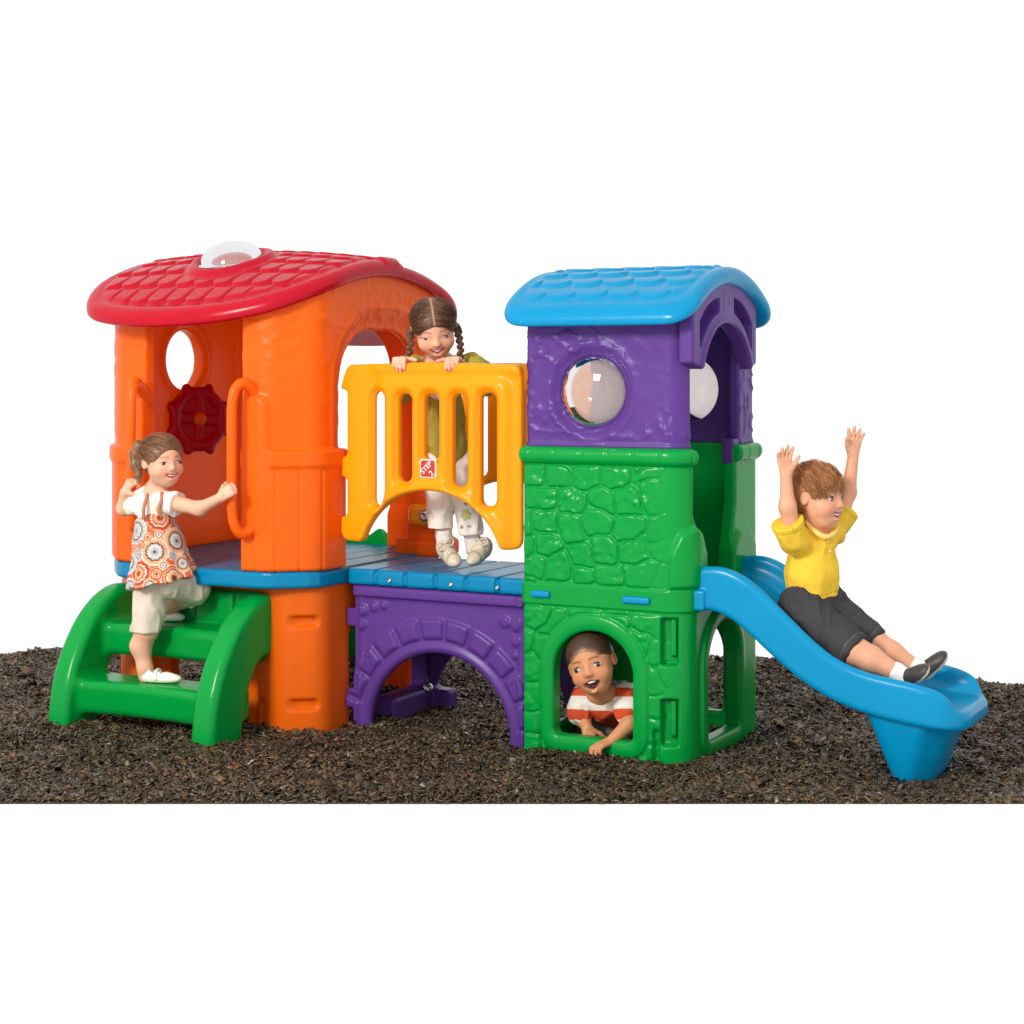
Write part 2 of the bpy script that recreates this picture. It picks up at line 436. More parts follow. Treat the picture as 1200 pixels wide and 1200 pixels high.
# ---- red roof
def roofz(u, v):
    w = np.clip(1 - ((u + 2.0) / .72) ** 2, 0, 1) * np.clip(1 - ((v - .32) / .6) ** 2, 0, 1)
    return 1.668 - .41 * (v - .32) ** 2 + .062 * w
def red_d(u, v):
    bow = -.375 + .20 * np.abs((u + 1.95) / .6) ** 2.4
    vb = .725 - bow
    d = smax(smax(bow - v, v - vb, .1) * .93, smax(-2.445 - u, u + 1.352, .05), .17)
    return d
DX, DY = -1.905, .03
def red_top(u, v):
    z = roofz(u, v) + .056 - .014 * sst(v, .395, .405)
    d = red_d(u, v)
    sl = np.abs(v - .32)                       # distance from the ridge, down the slope
    p, w = .108, .088
    s = sl / p + .15 + .12 * ((u + 1.95) / .6) ** 2
    row = np.floor(s); y = s - row
    x = u / w + .5 * (row % 2); x = x - np.floor(x) - .5
    t = rrect(x * w, y * p, -w * .46, w * .46, p * .0, p * .96, .006, .041)
    rel = sst(-t, -.0015, .005) * (.008 + .008 * y)
    rel = rel * sst(-d, .05, .075) * sst(sl, .045, .06)
    ring = np.hypot((u - DX) / 1.0, (v - DY) / 1.0)
    rel = np.where(ring < .2, rel * sst(ring, .17, .2), rel)
    rel = rel + .03 * np.exp(-((ring - .148) / .024) ** 2)
    ridge = .012 * sst(-sl, -.06, -.045)
    lip = .006 * sst(d, -.06, -.035)
    return z + rel + ridge * 1. + lip
VQ = panel(-2.53, -1.32, -.42, 1.14, .0048, red_d, lambda u, v: roofz(u, v) - .004, red_top, .03, .005)
roof = part('clubhouse_roof', VQ, M_RED)
zb = float(roofz(np.array(DX), np.array(DY))) + .06
slope = .82 * (.32 - DY)
n_r = Vector((0, -slope, 1)).normalized()
prof = [(.003, .0798)] + [(.122 * math.sin(a), .08 * math.cos(a)) for a in np.linspace(.1, 1.5, 14)] + [(.124, 0.004), (.137, .002), (.135, -.004)]
part('skylight_dome', lathe(prof, 40, frame_to((DX, DY, zb), n_r)), M_BUBBLE, roof)

# ---- orange house: wall, base, platform
PL = Plan([(-1.945, .82, 0), (-2.28, .82, .1), (-2.42, .72, .1), (-2.42, -.05, .1), (-2.27, -.205, .14), (-1.92, -.262, 0),
           (-1.54, -.245, .12), (-1.39, -.13, .1), (-1.39, .72, .1), (-1.54, .82, .1), (-1.945, .82, 0)])
SL, SF, SR = PL.s_at(-2.42, .33), PL.s_at(-1.92, -.262), PL.s_at(-1.39, .30)
def s_front(u): return SF + (u + 1.92)
def s_right(v): return SR + (v - .30)
s_dr0, s_dr1 = PL.s_at(-2.115, -.235), PL.s_at(-1.652, -.253)
s_bd0, s_bd1 = PL.s_at(-1.655, .82), PL.s_at(-2.235, .82)
def wall_d(s, z):
    x, y, _, _ = PL.at(s)
    d = np.maximum(np.maximum(.588 - z, z - roofz(x, y) - .02), np.maximum(.002 - s, s - PL.len + .002))
    cuts = [rrect(s, z, s_dr0, s_dr1, .3, 2., .0), rrect(s, z, s_right(.035), s_right(.60), .3, 1.475, .02, .22),
            circ(s, z, SL, 1.363, .122), np.maximum(s - s_bd1, -9) if False else rrect(s, z, -1, s_bd1, .3, 1.52, 0, .2), rrect(s, z, s_bd0, PL.len + 1, .3, 1.52, 0, .2)]
    for c in cuts: d = np.maximum(d, -c)
    return d
def stucco(s, z, amp=1., seed=0):
    wx = s + .03 * noise2(s * 14, z * 14, seed); wz = z + .03 * noise2(s * 14 + 9, z * 14, seed)
    n = noise2(wx * 17, wz * 21, seed + 1) * .7 + noise2(wx * 44, wz * 52, seed + 2) * .3
    return amp * .003 * 2.0 * (1 - np.abs(2 * n - 1)) ** 6
def wall_out(s, z):
    o = stucco(s, z, 1., 3) * sst(z, 1.04, 1.07) * (.35 + .65 * noise2(s * 4, z * 4, 9))
    trim = sst(-z, -1.034, -1.022)
    o = o + .012 * trim + .010 * sst(-z, -1.036, -1.028) * sst(z, .963, .97)
    pl = s / .083; g = np.abs(pl - np.round(pl)) * .083
    o = o - .006 * sst(-g, -.006, -.001) * sst(-z, -.963, -.955)
    da = rrect(s, z, s_right(.035), s_right(.60), .3, 1.475, .02, .22)
    o = o + np.where(z > 1.03, -.024 * sst(-da, -.085, -.02) + .006 * np.exp(-((da - .088) / .01) ** 2), 0)
    dw = circ(s, z, SL, 1.363, .122)
    o = o + .014 * np.exp(-((dw - .02) / .016) ** 2)
    # raised bosses that carry the grab handles
    for s_ in (s_dr0 - .03, s_dr1 + .06):
        dd = rrect(s, z, s_ - .05, s_ + .05, .72, 1.225, .05)
        o = o + np.where(dd < .02, (.018 * sst(-dd, -.02, .01) - o * sst(-dd, -.015, .0)), 0)
    return o
VQ = panel(0, PL.len, .588, 1.78, .0062, wall_d, lambda s, z: -.05 + 0 * s - .012 * np.exp(-((circ(s, z, SL, 1.363, .122) - .025) / .018) ** 2)
           - .02 * sst(-z, -.76, -.72) * ((s > s_right(.6)) | (s < SL - .5)), wall_out, .012, .0058, PL.warp)
hw = part('clubhouse_wall', VQ, M_ORANGE)
for ua, ub in ((-2.128, -2.096), (-1.590, -1.632)):
    m_ = lambda t: ua + (ub - ua) * t
    pts = [(m_(-.1), -.19, 1.17), (m_(.1), -.235, 1.235), (m_(.5), -.285, 1.272), (m_(.85), -.318, 1.255), (m_(1), -.332, 1.20), (m_(1), -.335, 1.1), (m_(1), -.335, .92), (m_(1), -.332, .81), (m_(.85), -.318, .75), (m_(.5), -.285, .728), (m_(.1), -.235, .765), (m_(-.1), -.19, .83)]
    part('grab_handle', tube(pts, [.022] * 3 + [.0185] * 6 + [.022] * 3, 12, 5), M_ORANGE, hw)
# block at the foot of the rear post, on the bridge
F = Field((-1.5, .5, .56), (-1.26, .76, .76), .005); F.box((-1.385, .65, .66), (.075, .065, .075), .02); F.box((-1.41, .65, .61), (.12, .085, .035), .02, k=.02)
part('post_foot', F.mesh(1), M_ORANGE, hw)

PB = Plan([(-1.92, .80, 0), (-2.28, .80, .1), (-2.41, .70, .1), (-2.41, -.03, .1), (-2.26, -.165, .12), (-2.165, -.145, .03), (-2.145, -.10, .03), (-1.69, -.10, .03), (-1.665, -.125, .03),
           (-1.54, -.195, .12), (-1.395, -.10, .1), (-1.395, .70, .1), (-1.54, .80, .1), (-1.92, .80, 0)])
b_right = PB.s_at(-1.395, .30) - .30; b_left = PB.s_at(-2.41, .33)
b_bd0, b_bd1 = PB.s_at(-1.655, .80), PB.s_at(-2.22, .80)
def base_d(s, z):
    d = np.maximum(np.maximum(-.02 - z, z - .53), np.maximum(.002 - s, s - PB.len + .002))
    for c in (rrect(s, z, PB.s_at(-2.10, -.10), PB.s_at(-1.74, -.10), -.3, .41, 0, .06), rrect(s, z, b_right + .08, b_right + .52, -.3, .40, 0, .1),
              rrect(s, z, -1, b_bd1, -.3, .4, 0, .06), rrect(s, z, b_bd0, PB.len + 1, -.3, .4, 0, .06), rrect(s, z, b_left - .38, b_left + .1, -.3, .4, 0, .1)):
        d = np.maximum(d, -c)
    return d
sc_ = PB.s_at(-1.43, -.2)
def base_out(s, z):
    o = .003 - .006 * (z / .53) + 0 * s
    for z0 in (.402, .098):
        for s0 in (sc_ + .008, PB.s_at(-2.46, -.2)):
            dd = rrect(s, z, s0 - .065, s0 + .065, z0 - .026, z0 + .022, .02)
            o = o - .02 * sst(-dd, 0, .012) * sst(s, s0 - .075, s0 - .01)
    dd = rrect(s, z, sc_ - .205, sc_ - .16, -.06, .1, .02)
    return o - .018 * sst(-dd, 0, .012)
VQ = panel(0, PB.len, -.02, .53, .0065, base_d, lambda s, z: -.065 + 0 * s, base_out, .014, .006, PB.warp)
hb = part('clubhouse_base', VQ, M_ORANGE)
for z0 in (.40, .096):
    x, y, nx, ny = PB.at(np.array(sc_ + .052)); bolt(hb, (float(x - nx * .028), float(y - ny * .028), z0), (float(nx), float(ny), 0), .011)
out_pts = [(float(PL.at(np.array(q))[0]) , float(PL.at(np.array(q))[1])) for q in np.linspace(0, PL.len, 90)[:-1]]
def plat_top(u, v):
    g = (u + .02) / .125; gg = np.abs(g - np.round(g)) * .125
    return .588 - .005 * sst(-gg, -.006, -.002) + 0 * v
VQ = panel(-2.52, -1.37, -.28, .84, .0075, lambda u, v: poly2(u, v, out_pts) - .004, lambda u, v: .524 + 0 * u, plat_top, .012, .006)
part('clubhouse_floor', VQ, M_DECK)

# ---- steering wheel inside the house
Mw = frame_to((-2.335, .355, 1.118), (1, -.42, .06), (0, 0, 1))
F = Field((-.17, -.17, -.03), (.17, .17, .06), .004)
th = np.linspace(0, 2 * np.pi, 9)
def wheel(X, Y, Z):
    R = np.sqrt(X * X + Y * Y); a = np.arctan2(Y, X)
    rim = np.sqrt((R - .112) ** 2 + (Z - .02) ** 2) - .022
    disc = np.maximum(np.abs(Z - .008) - .01, R - .115)
    sp = np.maximum(np.maximum(np.abs(np.sin(2 * a + .2)) * R * .5 - .016, R - .11), np.abs(Z - .014) - .018)
    return smin(smin(rim, disc, .01), sp, .012)
F.add(wheel, (-.15, -.15, -.02), (.15, .15, .05))
for a in th[:-1]: F.ell((.135 * math.cos(a + .39), .135 * math.sin(a + .39), .02), (.022, .022, .016), None, .015)
V, Q = F.mesh(1); V = V @ np.array(Mw.to_3x3()).T + np.array(Mw.translation)
sw = part('steering_wheel', (V, Q), M_CRIMSON)
part('wheel_hub', lathe([(.002, .048), (.016, .047), (.026, .042), (.028, .03), (.03, 0)], 20, Mw), M_ORANGE, sw)
part('wheel_axle', lathe([(.03, .0), (.03, -.075)], 16, Mw), M_ORANGE, sw)

# ---- green entry steps
F = Field((-2.37, -.54, -.03), (-1.54, -.06, .54), .0048)
SIDE = [(-.525, -.03), (-.52, .06), (-.498, .17), (-.45, .28), (-.375, .385), (-.29, .455), (-.20, .492), (-.125, .495), (-.125, .27), (-.215, .262), (-.27, .2), (-.315, .10), (-.33, -.03)]
def rounded(pts, n=5):
    out = []; m = len(pts)
    for i in range(m - 1):
        p0, p1, p2, p3 = [np.array(pts[min(max(k, 0), m - 1)], float) for k in (i - 1, i, i + 1, i + 2)]
        for k in range(n):
            t = k / n; out.append(tuple(.5 * (2 * p1 + (p2 - p0) * t + (2 * p0 - 5 * p1 + 4 * p2 - p3) * t * t + (3 * p1 - p0 - 3 * p2 + p3) * t ** 3)))
    return out + [tuple(pts[-1])]
SIDE = rounded(SIDE[:8]) + rounded(SIDE[8:])
def rail_fn(uc, hw_):
    def f(X, Y, Z):
        d2 = poly2(Y[0], Z[0], SIDE)[None] + .03
        qx = np.abs(X - uc) - hw_ + .03
        return np.sqrt(np.maximum(d2, 0) ** 2 + np.maximum(qx, 0) ** 2) + np.minimum(np.maximum(d2, qx), 0) - .03
    return f
for uc in (-2.295, -1.628): F.add(rail_fn(uc, .05), (uc - .06, -.54, -.04), (uc + .06, -.1, .52))
def tread(v0, v1, z0, z1, drop):
    def f(X, Y, Z):
        bow = v0 + .03 * np.clip(1 - ((X + 1.96) / .33) ** 2, 0, 1)
        zz = Z - .006 * 0
        face = (bow + .35 * (z1 - Z) * .25) - Y
        d = smax(smax(face, Y - v1, .02), smax(zz - z1, z0 - zz, .03), .035)
        hol = smax(smax(bow + .035 - Y, Z - z1 + .03, .02), -9 + 0 * X, 0)
        return np.maximum(np.maximum(d, -(np.maximum(hol, -(Y - v1) - 9))) if False else d, np.abs(X + 1.96) - .34)
    return f
F.add(tread(-.475, -.245, .045, .172, 0), (-2.3, -.5, .02), (-1.62, -.2, .2), .03)
F.add(tread(-.325, -.09, .245, .366, 0), (-2.3, -.34, .2), (-1.62, -.06, .4), .03)
F.box((-1.96, -.105, .42), (.32, .022, .075), .015, k=.03)
F.box((-1.86, -.125, .43), (.09, .02, .06), .012, k=.01)
st = part('entry_steps', F.mesh(1), M_GREEN)
bolt(st, (-1.735, -.128, .432), (0, -1, .1), .014)

# ---- rear climbing wall (only its top shows behind the deck)
def cw_d(u, v): return rrect(u, v, -2.2, -1.70, .845, 1.33, .03)
VQ = panel(-2.22, -1.68, .82, 1.35, .009, cw_d, lambda u, v: np.maximum(-.02, .50 - (v - .84) * 1.1) + 0 * u,
           lambda u, v: .62 - (v - .84) * 1.2 + .035 * np.exp(-((np.abs(u + 1.95) - .2) / .04) ** 2) + .02 * np.exp(-((v - .86) / .03) ** 2), .02, .009)
part('climbing_wall', VQ, M_GREEN)

# ---- bridge deck
def deck_d(u, v):
    g = (u + 1.0) / .128; x = g - np.floor(g) - .5
    edge = .032 + .012 * sst(np.abs(x), .40, .47)
    return np.maximum(np.maximum(edge - v, v - .53), np.maximum(-1.385 - u, u + .622))
def deck_top(u, v):
    g = (u + 1.0) / .128; x = np.abs(g - np.floor(g) - .5)
    return .584 - .010 * sst(x, .455, .485)
VQ = panel(-1.39, -.6, .02, .54, .005, deck_d, lambda u, v: .524 + 0 * u, deck_top, .014, .005)
dk = part('bridge_deck', VQ, M_DECK)
F = Field((-1.39, .01, .515), (-.6, .56, .545), .004); F.box((-1.0, .29, .527), (.36, .235, .008), .004)
part('deck_edge', F.mesh(1), M_DECK, dk)
for ub in (-1.19, -.93, -.74): bolt(dk, (ub, .031, .548), (0, -1, 0), .007)

# ---- purple bridge panels (front and rear)
AC, AW, AZ = -.992, .292, .295
def arch_d(u, z):
    e = np.hypot((u - AC) / 1.0, np.maximum(z, 0)); return e - AW
def bp_d(u, z):
    d = rrect(u, z, -1.355, -.63, -.02, .522, .006)
    for z0 in (.40, .10): d = np.minimum(d, rrect(u, z, -1.392, -1.34, z0 - .035, z0 + .035, .006))
    return np.maximum(d, -arch_d(u, z))
def bp_out(u, z):
    d = arch_d(u, z)
    o = .03 + .016 * sst(z, .478, .486) + .010 * np.exp(-((d - .022) / .016) ** 2)
    ang = np.arctan2(z, u - AC); k = ang / .272 + .5 ; x = np.abs(k - np.floor(k) - .5) * .272 * (AW + .08)
    big = .012 * (1 - np.abs(np.floor(k) - 6) / 6)
    st_ = np.maximum(np.maximum(.05 - d, d - .118 - big), x - .0455)
    st_ = np.maximum(st_, x - .0455)
    o = o + .011 * sst(-st_, -.001, .010) * (1 + .25 * noise2(u * 40, z * 40, 2))
    for (x0, z0, r) in ((-1.31, .43, .02), (-1.265, .445, .018), (-1.225, .452, .015), (-1.315, .375, .016), (-.67, .42, .024), (-.715, .425, .02), (-.67, .36, .019), (-.675, .31, .014)):
        o = o + .009 * sst(-circ(u, z, x0, z0, r), -.004, .006)
    o = o + .008 * np.exp(-((u + 1.32) / .008) ** 2) * (z < .478) + .01 * sst(u, -.662, -.657)
    return o
def bp_warp(v0, sg): return lambda V: np.stack([V[:, 0] if sg > 0 else -1.985 - V[:, 0], v0 - sg * V[:, 2], V[:, 1]], 1)
VQ = panel(-1.4, -.6, -.02, .53, .0055, bp_d, lambda u, z: 0 * u, bp_out, .012, .0055, bp_warp(.075, 1))
part('bridge_panel', VQ, M_PURPLE)
V, Q = VQ; V2 = V.copy(); V2[:, 0] = -1.985 - V[:, 0]; V2[:, 1] = .575 - V[:, 1]
part('bridge_panel', (V2, Q), M_PURPLE)
F = Field((-1.42, .14, -.03), (-1.0, .62, .3), .006)
F.box((-1.315, .36, .035), (.05, .18, .05), .015); F.box((-1.265, .5, .03), (.075, .04, .045), .015, k=.02); F.box((-1.33, .5, .15), (.035, .04, .14), .015, k=.03)
V, Q = F.mesh(1)
bf = part('bridge_footing', (V, Q), M_PURPLE); bolt(bf, (-1.262, .43, .085), (1, -.6, .2), .016)

# ---- yellow railings
SLOTS = [(-1.232, -1.186, .823, 1.243), (-1.122, -1.068, .915, 1.235), (-1.014, -.955, .995, 1.235), (-.897, -.838, .905, 1.235), (-.782, -.72, .84, 1.24)]
def rail_arch(u, z): return np.hypot((u + .985) / 1.12, np.maximum(z - .62, 0)) - .268 + np.maximum(.62 - z, 0) * 0
def rl_d(u, z):
    top = 1.345 + .004 * np.cos((u + .99) * 8) - .07 * sst(-u, 1.33, 1.385) ** 1.5
    d = smax(smax(np.maximum(-1.378 - u, u + .622), z - top, .03), (.69 - z), .04)
    d = smax(d, -rail_arch(u, z), .02)
    for s in SLOTS: d = np.maximum(d, -rrect(u, z, s[0], s[1], s[2], s[3], .026))
    for z0, z1 in ((1.0, 1.25), (.78, .925)): d = np.maximum(d, -rrect(u, z, -1.45, -1.350, z0, z1, .018))
    return d
def rl_out(u, z):
    o = .012 + 0 * u
    ce = rrect(u, z, -1.222, -.655, .5, 1.30, .06)
    o = o + .020 * sst(-ce, -.012, .03)
    o = o + .012 * sst(z, 1.285, 1.325) * sst(u, -1.26, -1.2)
    o = o + .014 * np.exp(-((rail_arch(u, z) - .012) / .022) ** 2)
    for s in SLOTS: o = o - .016 * sst(-rrect(u, z, s[0], s[1], s[2], s[3], .026), -.026, -.004)
    return o
VQr = panel(-1.39, -.6, .66, 1.36, .0055, rl_d, lambda u, z: -.022 + 0 * u, rl_out, .013, .0055, lambda V: np.stack([V[:, 0], -.004 - V[:, 2] , V[:, 1]], 1))
r1 = part('bridge_railing', VQr, M_YELLOW)
V, Q = VQr; V2 = V.copy(); V2[:, 0] = -1.985 - V[:, 0]; V2[:, 1] = .60 - V[:, 1]
r2 = part('bridge_railing', (V2, Q), M_YELLOW)
F = Field((-1.46, .50, .68), (-1.22, .6, .84), .005); F.box((-1.335, .55, .745), (.085, .03, .045), .028)
tb = part('railing_tab', F.mesh(1), M_YELLOW, r2); bolt(r2, (-1.335, .519, .745), (0, -1, 0), .018)
F = Field((-1.36, .50, .90), (-1.1, .6, 1.0), .005); F.box((-1.22, .55, .945), (.06, .028, .04), .02)
part('railing_tab', F.mesh(1), M_YELLOW, r2); bolt(r2, (-1.20, .521, .945), (0, -1, 0), .014)
# red square sticker with its white lettering
M_WHITE = plain('sticker_white', (.62, .58, .54), .4); M_STICK = plain('sticker_red', srgb(188, 44, 22), .35)
def plate(u, z, hs, r, t, vface):
    F = Field((u - hs - .01, vface - .01, z - hs - .01), (u + hs + .01, vface + .012, z + hs + .01), .002)
    F.add(lambda X, Y, Z: np.maximum(rrect(X, Z, u - hs, u + hs, z - hs, z + hs, r), np.abs(Y - vface) - t), (u - hs, vface - t, z - hs), (u + hs, vface + t, z + hs))
    return F.mesh(0)
LZ, LU, LV = .968, -.984, -.036
part('sticker', plate(LU, LZ, .034, .008, .004, LV - .001), M_WHITE, r1)
part('sticker', plate(LU, LZ, .029, .006, .004, LV - .003), M_STICK, r1, 'red square inside the white sticker border')
def text_mesh(body, size, M, mat, parent, name='lettering', extrude=.0012, offset=0.):
    c = bpy.data.curves.new(name, 'FONT'); c.body = body; c.size = size; c.align_x = 'CENTER'; c.align_y = 'CENTER'; c.extrude = extrude; c.offset = offset
    o = bpy.data.objects.new(name, c); col.objects.link(o)
    bpy.context.view_layer.update()
    me = bpy.data.meshes.new_from_object(o.evaluated_get(bpy.context.evaluated_depsgraph_get()))
    bpy.data.objects.remove(o); bpy.data.curves.remove(c)
    me.transform(M); me.materials.clear(); me.materials.append(mat); me.name = name
    q = bpy.data.objects.new(name, me); col.objects.link(q); q.parent = parent; return q
def on_front(u, z, v, ang): return frame_to((u, v, z), (0, -1, 0), (math.cos(ang), 0, math.sin(ang)))
text_mesh('STEP', .026, on_front(LU - .004, LZ + .003, LV - .0085, math.radians(45)), M_WHITE, r1, offset=.0006)
text_mesh('2', .030, on_front(LU + .017, LZ - .017, LV - .0085, math.radians(45)), M_WHITE, r1, offset=.0006)

# ---- green tower wall
PT = Plan([(-.628, .45, 0), (-.628, 0, .03), (0, 0, .085), (0, .70, .06), (-.628, .70, .04), (-.628, .45, 0)])
s0f = PT.s_at(-.3, 0) + .3            # front: s = s0f + u
s0r = PT.s_at(0, .33) - .33           # right: s = s0r + v
s0b = PT.s_at(-.3, .70) - .3         # back:  s = s0b - u
ARCHF = lambda s, z: rrect(s, z, s0f - .497, s0f - .198, .058, .425, .02, .148)
ARCHR = lambda s, z: rrect(s, z, s0r + .165, s0r + .462, .05, .44, .02, .14)
UPPER = [(.075, 2), (.075, .83), (.15, .70), (.155, .578), (.375, .578), (.38, .68), (.435, .85), (.435, 2)]
def upper_d(s, z): return poly2(s - s0r, z, UPPER) - .012
def tw_d(s, z):
    d = np.maximum(np.maximum(-.02 - z, z - 1.056), np.maximum(.002 - s, s - PT.len + .002))
    d = np.maximum(d, -ARCHF(s, z)); d = np.maximum(d, -ARCHR(s, z)); d = np.maximum(d, -rrect(s, z, s0b + .128, s0b + .43, .058, .425, .02, .148)); d = smax(d, -upper_d(s, z), .02)
    for a, b in ((-1, .32), (PT.len - .09, PT.len + 1)):
        d = np.maximum(d, -rrect(s, z, a, b, .05, .31, 0, .08)); d = np.maximum(d, -rrect(s, z, a, b, .59, 2, 0))
    return d
SLW = [(s0f - .0986, s0f - .034, .325, .486), (s0f - .0986, s0f - .034, .055, .214)]
def tw_out(s, z):
    u = s - s0f
    d = stones2(s + .03 * noise2(s * 15, z * 15, 4), z + .03 * noise2(s * 15 + 5, z * 15, 4), .108, .085, 11)
    st_ = sst(d, .004, .0115) * (.0085 + .004 * (noise2(s * 30, z * 30, 1) - .5) + .009 * (noise2(s * 70, z * 70, 6) - .5) * noise2(s * 9, z * 9, 8))
    front = sst(u, -.622, -.61) * sst(-u, .10, .17) + .35 * sst(-u, .04, .1) * sst(u, -.16, -.11)
    zone = np.where(z > .58, sst(z, .582, .59) * sst(-z, -.995, -.985), sst(-z, -.50, -.492))
    o = st_ * np.clip(front, 0, 1) * zone
    o = o + .007 * (sst(z, .502, .508) * sst(-z, -.582, -.576))
    for A in (ARCHF(s, z), ARCHR(s, z)):
        o = np.where(A < .07, o * sst(A, .055, .07), o) + .012 * sst(-A, -.062, -.05)
        o = o + .004 * np.exp(-((A - .03) / .018) ** 2)
    zz = np.clip(1 - ((z - 1.027) / .031) ** 2, 0, 1)
    g = s / .097; gg = np.abs(g - np.round(g)) * .097
    o = o + .026 * np.sqrt(zz) * (1 - .16 * sst(-gg, -.005, -.001))
    for q in SLW:
        dd = rrect(s, z, *q, .006); o = o - .034 * sst(-dd, -.001, .004)
        dd = rrect(s, z, q[0] + .034, q[1] - .004, q[2] + .03, q[3] - .004, .004); o = o + .024 * sst(-dd, -.001, .003)
    # flared lugs that hold the slide
    lug1 = poly2(s - s0r, z, [(-.035, .578), (-.035, .70), (.0, .775), (.06, .80), (.11, .775), (.15, .70), (.158, .578)])
    lug2 = poly2(s - s0r, z, [(.375, .578), (.38, .69), (.44, .76), (.55, .77), (.62, .70), (.63, .578)])
    o = o + .02 * sst(-lug1, -.004, .02) + .02 * sst(-lug2, -.004, .02)
    # grooves by the feet
    o = o - .014 * np.exp(-((u + .548) / .006) ** 2) * sst(-z, -.17, -.13)
    dd = rrect(u, z, -.128, -.10, -.1, .11, .012); o = o - .018 * sst(-dd, -.002, .008)
    return o
VQ = panel(0, PT.len, -.02, 1.06, .0048, tw_d, lambda s, z: -.048 + 0 * s, tw_out, .011, .005, PT.warp)
tw = part('tower_wall', VQ, M_GREEN, None, 'green lower tower wall with stone relief and arched openings')
def peg(u0, u1, z):
    F = Field((u0 - .01, -.03, z - .02), (u1 + .01, .01, z + .02), .003); F.box(((u0 + u1) / 2, -.006, z), ((u1 - u0) / 2, .014, .0125), .008); return F.mesh(1)
part('deck_peg', peg(-.583, -.51, .541), M_BLUE, tw); part('deck_peg', peg(-.235, -.133, .541), M_BLUE, tw)
F = Field((-.58, .03, .52), (0.02, .64, .6), .008); F.box((-.295, .33, .561), (.262, .285, .018), .008)
part('tower_floor', F.mesh(1), M_BLUE)
# two little blue hooks of the slide show at its near side: built with the slide

# ---- purple upper wall
WF = (s0f - .362, 1.246); WB = (s0b + .27, 1.25)
def broof(u, v): return 1.622 - .135 * (np.abs(v - .325) / .385) ** 2.0
def up_d(s, z):
    x, y, _, _ = PT.at(s)
    cap = np.where((x < -.60), np.minimum(broof(x, y) + .02, 1.66), 1.50)
    d = np.maximum(np.maximum(1.05 - z, z - cap), np.maximum(.002 - s, s - PT.len + .002))
    d = np.maximum(d, -circ(s, z, *WF, .123)); d = np.maximum(d, -circ(s, z, *WB, .123))
    d = np.maximum(d, -rrect(s, z, s0r + .062, s0r + .515, .5, 3, 0))
    for a, b in ((-1, .34), (PT.len - .10, PT.len + 1)): d = np.maximum(d, -rrect(s, z, a, b, .5, 1.40, 0, .12))
    return d
def up_out(s, z):
    o = -.012 + stucco(s, z, 1.15, 21) * np.clip(.15 + 1.3 * sst(noise2(s * 5, z * 5, 5), .3, .7), 0, 1) * sst(z, 1.07, 1.1)
    for W in (WF, WB):
        d = circ(s, z, *W, .123)
        o = o + (-.016 * sst(-d, -.036, -.008) + .004 * np.exp(-((d - .045) / .01) ** 2)) * (d < .09)
    o = o + .006 * sst(-z, -1.075, -1.06)
    return o
VQ = panel(0, PT.len, 1.05, 1.68, .005, up_d, lambda s, z: -.05 + 0 * s, up_out, .010, .005, PT.warp)
up = part('tower_wall', VQ, M_PURPLE, None, 'purple upper tower wall with round bubble windows')
def bubble(u, v, z, n):
    prof = [(.003, .055)] + [(.126 * math.sin(a), .055 * math.cos(a)) for a in np.linspace(.1, 1.56, 16)] + [(.126, -.004)]
    return part('bubble_window', lathe(prof, 40, frame_to((u, v, z), n)), M_BUBBLE, up)
bubble(WF[0] - s0f, .035, WF[1], (0, -1, 0)); bubble(-(WB[0] - s0b), .665, WB[1], (0, 1, 0))
F = Field((-.08, .42, .97), (.01, .53, 1.1), .004); F.box((-.03, .475, 1.03), (.022, .03, .045), .006)
part('wall_tab', F.mesh(1), M_PURPLE, up)

# ---- purple arch over the slide entry
def ped_d(v, z):
    d = np.maximum(np.maximum(-.012 - v, v - .60), z - broof(0, v) - .012)
    inn = np.hypot(v - .30, np.maximum(z - 1.245, 0) * 1.0) - .236
    d = smax(d, -inn, .012)
    return np.maximum(d, 1.337 + .25 * np.abs(v - .3) - .07 - z)
def ped_out(v, z):
    o = .024 + 0 * v
    rr_ = np.hypot(v - .30, np.maximum(z - 1.245, 0))
    o = o + .010 * np.exp(-((rr_ - .25) / .014) ** 2)
    for sg in (-1, 1):
        x = (v - .30) * sg
        slot = smax(smax(rr_ - .345,   .284 - rr_, .01), smax(.07 - x, smax(1.395 - z, z - broof(0, v) + .045, .01), .01), .012)
        slot = np.maximum(slot, x - .248)
        o = o - .042 * sst(-slot, -.002, .006)
    dd = rrect(v, z, .275, .325, 1.535, 1.59, .004); o = o + .003 * np.exp(-(dd / .003) ** 2)
    return o
VQ = panel(-.02, .62, 1.24, 1.66, .0045, ped_d, lambda v, z: -.03 + 0 * v, ped_out, .010, .0045, lambda V: np.stack([V[:, 2] + .0, V[:, 0], V[:, 1]], 1))
part('entry_arch', VQ, M_PURPLE)

# ---- blue roof
def blue_d(u, v): return smax(smax(-.678 - u, u - .052, .03), smax(-.098 - v, v - .745, .03), .10)
def blue_top(u, v):
    z = broof(u, v) + .056; d = blue_d(u, v)
    sl = np.abs(v - .325); p, w = .088, .118
    def row_h(off):
        s = sl / p + off; return s
    y0 = sl / p + .35
    best = np.zeros_like(y0)
    for k in (0, 1):
        row = np.floor(y0) - k
        x = u / w + .5 * (row % 2); x = (x - np.floor(x) - .5) * 2
        end = row + 1.0 + .62 * np.sqrt(np.clip(1 - x * x, 0, 1))      # rounded lower end of that row
        hgt = np.where(y0 < end, sst(y0 - row, 0, 1.5) * sst(end - y0, 0, .14), 0)
        best = np.maximum(best, hgt)
    return z + .013 * best * sst(-d, .045, .075) + .004 * sst(d, -.06, -.03)
VQ = panel(-.72, .08, -.12, .77, .005, blue_d, lambda u, v: broof(u, v) - .004, blue_top, .03, .005)
